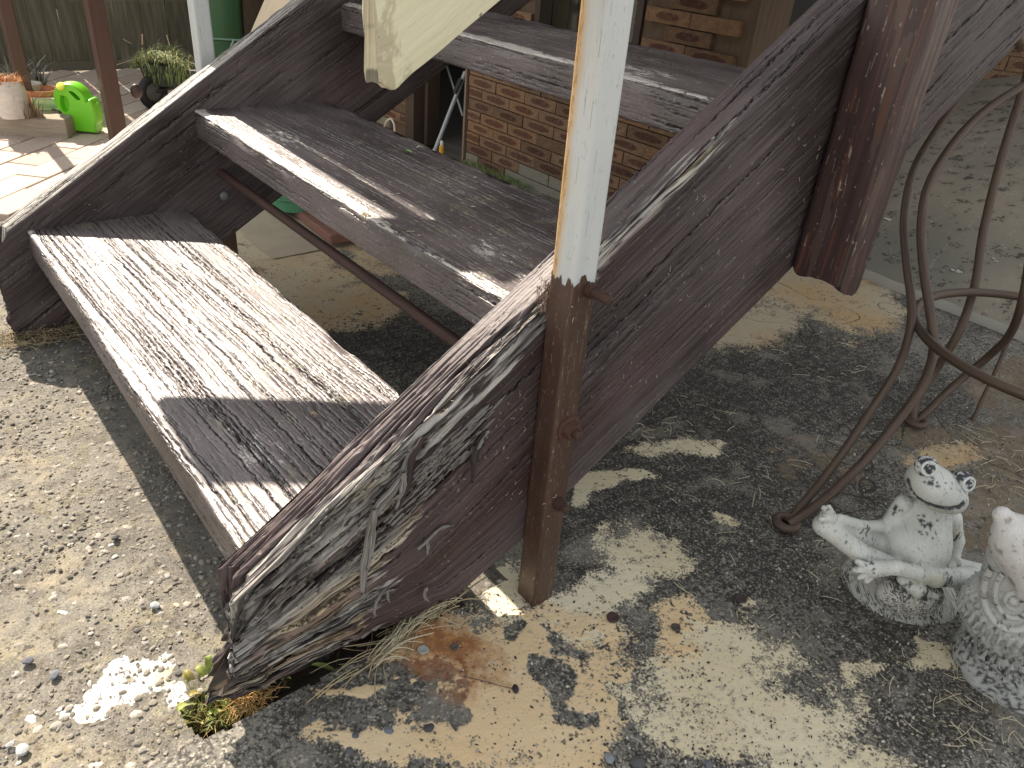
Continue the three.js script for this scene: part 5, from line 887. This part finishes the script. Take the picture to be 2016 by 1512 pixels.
straws('pale_dry_grass', 70, 84, (r) => { const t = r(), p = atY(mix(720, 850, t), mix(1320, 1200, t) + (r() - .5) * 36, .0), b = atY(870, 1190).sub(atY(700, 1330)); return { x: p.x, y: p.y + .006 * r(), z: p.z, a: Math.atan2(b.z, b.x) + (r() - .5) * 1.2 }; }, .06, .0005, mStrawPale, .016, 'pale grass stalks arching over the slab edge under the stringer');
straws('orange_root_fibres', 150, 85, (r) => { const p = atY(mix(450, 525, r()), mix(1345, 1405, r()), -.018 + .014 * r()); return { x: p.x, y: p.y, z: p.z }; }, .022, .0005, std([.50, .31, .12], .85), .008, 'orange dry roots beside the weeds at the stringer tip');
tag(mesh('orange_seedlings', blades(240, 72, (q) => { const p = atY(mix(362, 535, q()), mix(1345, 1445, q()), -.03); return inPit(p.x, p.z) ? p : atY(430, 1400, -.03); }, .028, .0008, .9), leafMat([.40, .27, .09], .3)), 'fine orange and straw coloured seedlings among the weeds at the stringer tip', 'seedlings', null, 'stuff');
tag(mesh('fine_green_grass', blades(150, 73, (q) => { const p = atY(mix(360, 460, q()), mix(1345, 1440, q()), -.03); return inPit(p.x, p.z) ? p : atY(400, 1400, -.03); }, .036, .0008, .7), leafMat([.28, .34, .09], .35)), 'thin green grass blades among the weeds in the hole', 'grass', null, 'stuff');
straws('dry_grass_mat', 330, 86, area([[110, 655, 70, 22], [60, 668, 60, 16], [170, 640, 40, 14], [250, 720, 60, 20]]), .045, .00055, mStrawDark, .012, 'dry grass matted round the foot of the far stringer');
straws('straw_at_far_foot', 130, 87, area([[100, 655, 70, 20], [50, 670, 60, 16]]), .045, .0005, mStraw, .012, 'lighter straw at the foot of the far stringer');
{ // grass clippings stuck to the near stringer, the post and the upright
  const r = R2(91), list = []; for (let k = 0; k < 170; k++) { const on = r(); let u, v, x; if (on < .62) { u = mix(1100, 1640, r()); v = mix(200, 820, r()); const lo = 1560 + (535 - v) * .98 - 470 * 0; if (v > 2010 - u * .94 || v < 1760 - u * 1.0) continue; x = TS + .0012; } else if (on < .78) { u = mix(1050, 1150, r()); v = mix(600, 1150, r()); x = PX + .0325; const ce = 1150 - (v - 600) * .13; if (Math.abs(u - ce + 10) > 22) continue; } else { u = mix(850, 1050, r()); v = mix(760, 1000, r()); x = TS + .001; } const p = atX(u, v, x), l = .0022 + .004 * r(), a = r() * 6.28; list.push(tube([p, p.clone().add(V(.0008, Math.cos(a) * l * .5, Math.sin(a) * l * .5)), p.clone().add(V(.0002, Math.cos(a + .7) * l, Math.sin(a + .7) * l))], .00022, 4, 3)); }
  tag(mesh('grass_clippings', join(list), mStrawPale), 'tiny pale grass clippings stuck to the near stringer and the post', 'clippings', null, 'stuff');
  const nest = []; for (let k = 0; k < 190; k++) { const s = Math.pow(r(), 1.4), p = atX(mix(1072, 1120, r()) - s * 18, mix(548, 600, r()) + s * 22, PX - .004 + .004 * r()), a = r() * 6.28, l = .004 + .006 * r(); p.z = Math.max(p.z, PZ + .031); nest.push(tube([p, p.clone().add(V((r() - .5) * l, Math.cos(a) * l * .6, .003 * r())), p.clone().add(V((r() - .5) * l, Math.cos(a + 1.4) * l, .002 * r()))], .00025, 5, 3)); }
  tag(mesh('brown_fibre_nest', join(nest), std([.19, .13, .10], .9)), 'tangle of brown fibres where the post meets the stringer top', 'fibres', null, 'stuff');
}
{ // pebbles standing proud of the worn concrete in the sun
  const g = new THREE.IcosahedronGeometry(1, 1), p = g.attributes.position; for (let k = 0; k < p.count; k++) { const s = 1 + .22 * n3(p.getX(k) * 1.3 + 5, p.getY(k) * 1.3, p.getZ(k) * 1.3); p.setXYZ(k, p.getX(k) * s, p.getY(k) * s, p.getZ(k) * s); } g.computeVertexNormals();
  const N = 9000, m = new THREE.InstancedMesh(g, std(0xffffff, .85), N), r = R2(101), M = new THREE.Matrix4(), Q = new THREE.Quaternion(), c = new THREE.Color(); let k = 0, guard = 0;
  while (k < N && guard++ < 60000) { const x = mix(-1.45, .03, Math.pow(r(), .62)), z = mix(-.05, .5, Math.pow(r(), 1.5)); if (inB(x, z) || inPit(x, z)) continue; if (fbm(x * 12, z * 12 + 8, 3) + .8 * r() < .35) continue; const s = .0007 + .0034 * Math.pow(r(), 3.6), t = r(); Q.setFromEuler(new THREE.Euler((r() - .5) * .5, r() * 6.3, (r() - .5) * .5)); M.compose(V(x, -.0032 + .0005 * r(), z), Q, V(s, s * (.22 + .22 * r()), s * (.45 + .45 * r()))); m.setMatrixAt(k, M); if (t < .62) c.setRGB(.21, .188, .152); else if (t < .8) c.setRGB(.28, .26, .22); else if (t < .93) c.setRGB(.13, .12, .11); else c.setRGB(.40, .38, .35); c.multiplyScalar(.75 + .4 * r()); m.setColorAt(k, c); k++; }
  m.count = k; m.name = numbered('aggregate_pebbles'); m.castShadow = m.receiveShadow = true; scene.add(m); tag(m, 'small pebbles standing proud of the sunlit worn concrete at left', 'pebbles', null, 'stuff');
  const chips = [[765, 1440, .006, [.15, .17, .19]], [845, 1434, .006, [.06, .06, .065]], [1200, 1492, .006, [.22, .24, .25]], [1255, 1500, .008, [.08, .08, .08]], [1395, 1505, .005, [.12, .13, .14]], [700, 1450, .005, [.10, .11, .12]], [620, 1418, .004, [.12, .14, .16]], [688, 1478, .005, [.1, .1, .11]], [55, 1300, .006, [.10, .10, .12]], [107, 1328, .006, [.13, .14, .16]], [305, 1192, .006, [.33, .35, .36]], [228, 1058, .005, [.05, .045, .045]], [45, 1475, .007, [.35, .36, .37]], [20, 1465, .004, [.30, .3, .3]]];
  chips.forEach(([u, v, s, col], i) => { const q = atY(u, v, .0005), o = mesh('stone_chip', g, std(col, .8)); o.position.set(q.x, s * .12, q.z); o.scale.set(s, s * .4, s * .75); o.rotation.y = i * 1.3; tag(o, ['slate blue stone chip in the grey concrete below the rust stain', 'black stone chip set in grey concrete right of the slate blue chip', 'pale blue grey stone chip at the bottom edge under the tan paint', 'largest dark stone chip at the bottom edge right of the tan paint', 'dark grey stone chip on the cream paint at the bottom edge', 'dull grey stone chip between the weeds and the tan paint', 'small grey blue stone chip on the slab edge right of the weeds', 'grey stone chip low down left of the large tan patch', 'dark pebble at the left edge above the white paint splash', 'grey blue pebble just left of the white paint splash', 'pale round pebble midway between white splash and tread shadow', 'dark hollow pebble beside the edge of the tread shadow', 'pale pebble in the bottom left corner', 'small pale pebble at the left edge near the bottom'][i], 'stone chip'); });
  const disc = (u, v, rr, col, label, cat = 'disc') => { const q = atY(u, v, .001), d = lathe([[0, .0012], [rr * .55, .0016], [rr * .9, .0022], [rr, .0012], [rr * .96, 0], [0, 0]], 24), pp = d.attributes.position; for (let i = 0; i < pp.count; i++) { const w = 1 + .14 * n2(pp.getX(i) * 300 + u, pp.getZ(i) * 300); pp.setX(i, pp.getX(i) * w); pp.setZ(i, pp.getZ(i) * w); } d.computeVertexNormals(); const o = mesh('small_disc', d, std(col, .6)); o.position.copy(q); tag(o, label, cat); };
  disc(1207, 1216, .0078, [.055, .028, .026], 'dark brown rusty disc lying right of the post foot'); disc(1458, 1179, .0072, [.045, .028, .026], 'dark brown disc on black mould farther right of the post'); disc(1330, 1236, .0058, [.06, .05, .04], 'brown ringed disc on the cream paint between two dark discs'); disc(833, 1280, .0062, [.34, .37, .34], 'pale grey green disc at the left side of the rust stain'); disc(895, 1274, .0046, [.10, .09, .085], 'small grey disc in the middle of the rust stain');
  const sd = group('seed_pod', atY(1015, 1356, .0015)); tag(sd, 'black seed pod with a thin curved stalk on the tan paint', 'seed pod'); const sg = new THREE.SphereGeometry(.0042, 14, 10); sg.scale(1.3, .6, .8); sg.rotateY(-.5); mesh('pod', sg, std([.025, .018, .02], .6), sd); mesh('stalk', tube([[1010, 1356], [985, 1350], [950, 1340], [905, 1330]].map(([u, v]) => atY(u, v, .0012).sub(sd.position)), .0004, 20, 5), std([.12, .075, .06], .8), sd);
  const flake = []; const fr = R2(7); for (const [u, v, n, sp] of [[1870, 445, 9, 34], [1905, 462, 5, 16], [1968, 478, 6, 18], [1885, 535, 4, 10], [1940, 500, 5, 50], [1745, 432, 2, 6]]) for (let k = 0; k < n; k++) { const q = atY(u + (fr() - .5) * sp * 2, v + (fr() - .5) * sp * .6, v < 560 ? .09 : .0015), s = .003 + .006 * fr(); let y = q.y; flake.push([q, s, fr() * 6.3, v]); }
  const fl = flake.map(([q, s, a, v]) => { const b = box(s * 2, .0006, s, 0, 0, 0); b.rotateZ((fr() - .5) * .3); b.rotateY(a); const d = v < 560 ? onApron(q) : q; b.translate(d.x, d.y + .002, d.z); return b; });
  tag(mesh('white_paint_flakes', join(fl), std([.70, .70, .68], .7)), 'white paint flakes lying on the grey concrete at right', 'paint flakes', null, 'stuff');
  function onApron(q) { const P1 = atD(1700, 172, 2.55), o = camera.position, d = q.clone().sub(o).normalize(), a = V(.0, .018, -1.66), n = V(1, 0, 0).cross(P1.clone().sub(V(P1.x, .018, -1.66))).normalize(); const t = a.clone().sub(o).dot(n) / d.dot(n); return o.clone().addScaledVector(d, t); }
}
{ // fallen leaves and a scrap on the treads
  const flat = (u, v, y, len, w, col, label, rot, name = 'fallen_leaf') => { const q = atY(u, v, y + .002), g = skin(9, 5, (i, j) => { const t = i / 8, s = (j / 4 - .5) * 2, ww = w * Math.sin(Math.PI * (t * .94 + .03)); return [(t - .5) * len, .0016 * s * s + .003 * Math.sin(t * 3.1), s * ww, j / 4, t]; }); const o = mesh(name, g, new THREE.MeshPhysicalMaterial({ color: new THREE.Color().setRGB(...col), roughness: .6, side: THREE.DoubleSide })); o.position.copy(q); o.rotation.y = rot; tag(o, label, 'leaf'); };
  flat(803, 301, Y1 + RISE, .016, .0042, [.16, .30, .06], 'small bright green leaf lying on the second tread', .4); flat(826, 293, Y1 + RISE, .012, .0038, [.36, .42, .32], 'small pale grey green leaf right of the bright green one', 1.2);
  flat(617, 819, Y1, .010, .003, [.30, .20, .11], 'small tan leaf on the shaded part of the lowest tread', .8); flat(1146, 61, Y1 + 2 * RISE, .018, .003, [.50, .45, .36], 'pale curled scrap on the back of the third tread', 2.6);
  const tf = [mesh('dry_moss_tuft', blades(50, 3, (r) => { const p = atY(724 + (r() - .5) * 20, 424 + (r() - .5) * 10, Y1 + RISE - .004); return p; }, .008, .0006, 1.4), leafMat([.40, .34, .18], .2))]; tag(tf[0], 'wisp of dry moss hanging on the front edge of the second tread', 'moss tuft');
  straws('tread_lint', 60, 93, (r) => { const p = atY(mix(420, 1000, r()), mix(330, 520, r()), Y1 + RISE); return p.z < -GO && p.z > -GO - D && p.x > W0 && p.x < 0 ? p : null; }, .008, .0003, mStrawPale, .001, 'tiny pale lint specks on the second tread');
}

{ // grit and crumbs of old paint strewn over the slab
  const g = new THREE.IcosahedronGeometry(1, 0), N = 6500, m = new THREE.InstancedMesh(g, std(0xffffff, .9), N), r = R2(131), M = new THREE.Matrix4(), Q = new THREE.Quaternion(), c = new THREE.Color(); let k = 0, guard = 0;
  while (k < N && guard++ < 40000) { const p = atY(mix(520, 2016, r()), mix(560, 1512, Math.pow(r(), .8))); if (p.x < XB + .005 || p.z < -1.6 || inPit(p.x, p.z)) continue; if (fbm(p.x * 9 + 4, p.z * 9, 3) + .7 * r() < .22) continue; const s = .0004 + .0012 * Math.pow(r(), 3), t = r(); Q.setFromEuler(new THREE.Euler(r(), r() * 6.3, r())); M.compose(V(p.x, -.001 + s * .2, p.z), Q, V(s * (1 + r()), s * .6, s)); m.setMatrixAt(k, M); if (t < .3) c.setRGB(.05, .046, .04); else if (t < .8) c.setRGB(.34, .315, .26); else c.setRGB(.52, .48, .40); c.multiplyScalar(.7 + .5 * r()); m.setColorAt(k, c); k++; }
  m.count = k; m.name = numbered('grit'); m.castShadow = m.receiveShadow = true; scene.add(m); tag(m, 'fine grit and paint crumbs strewn over the painted concrete', 'grit', null, 'stuff');
}

renderer.render(scene, camera);
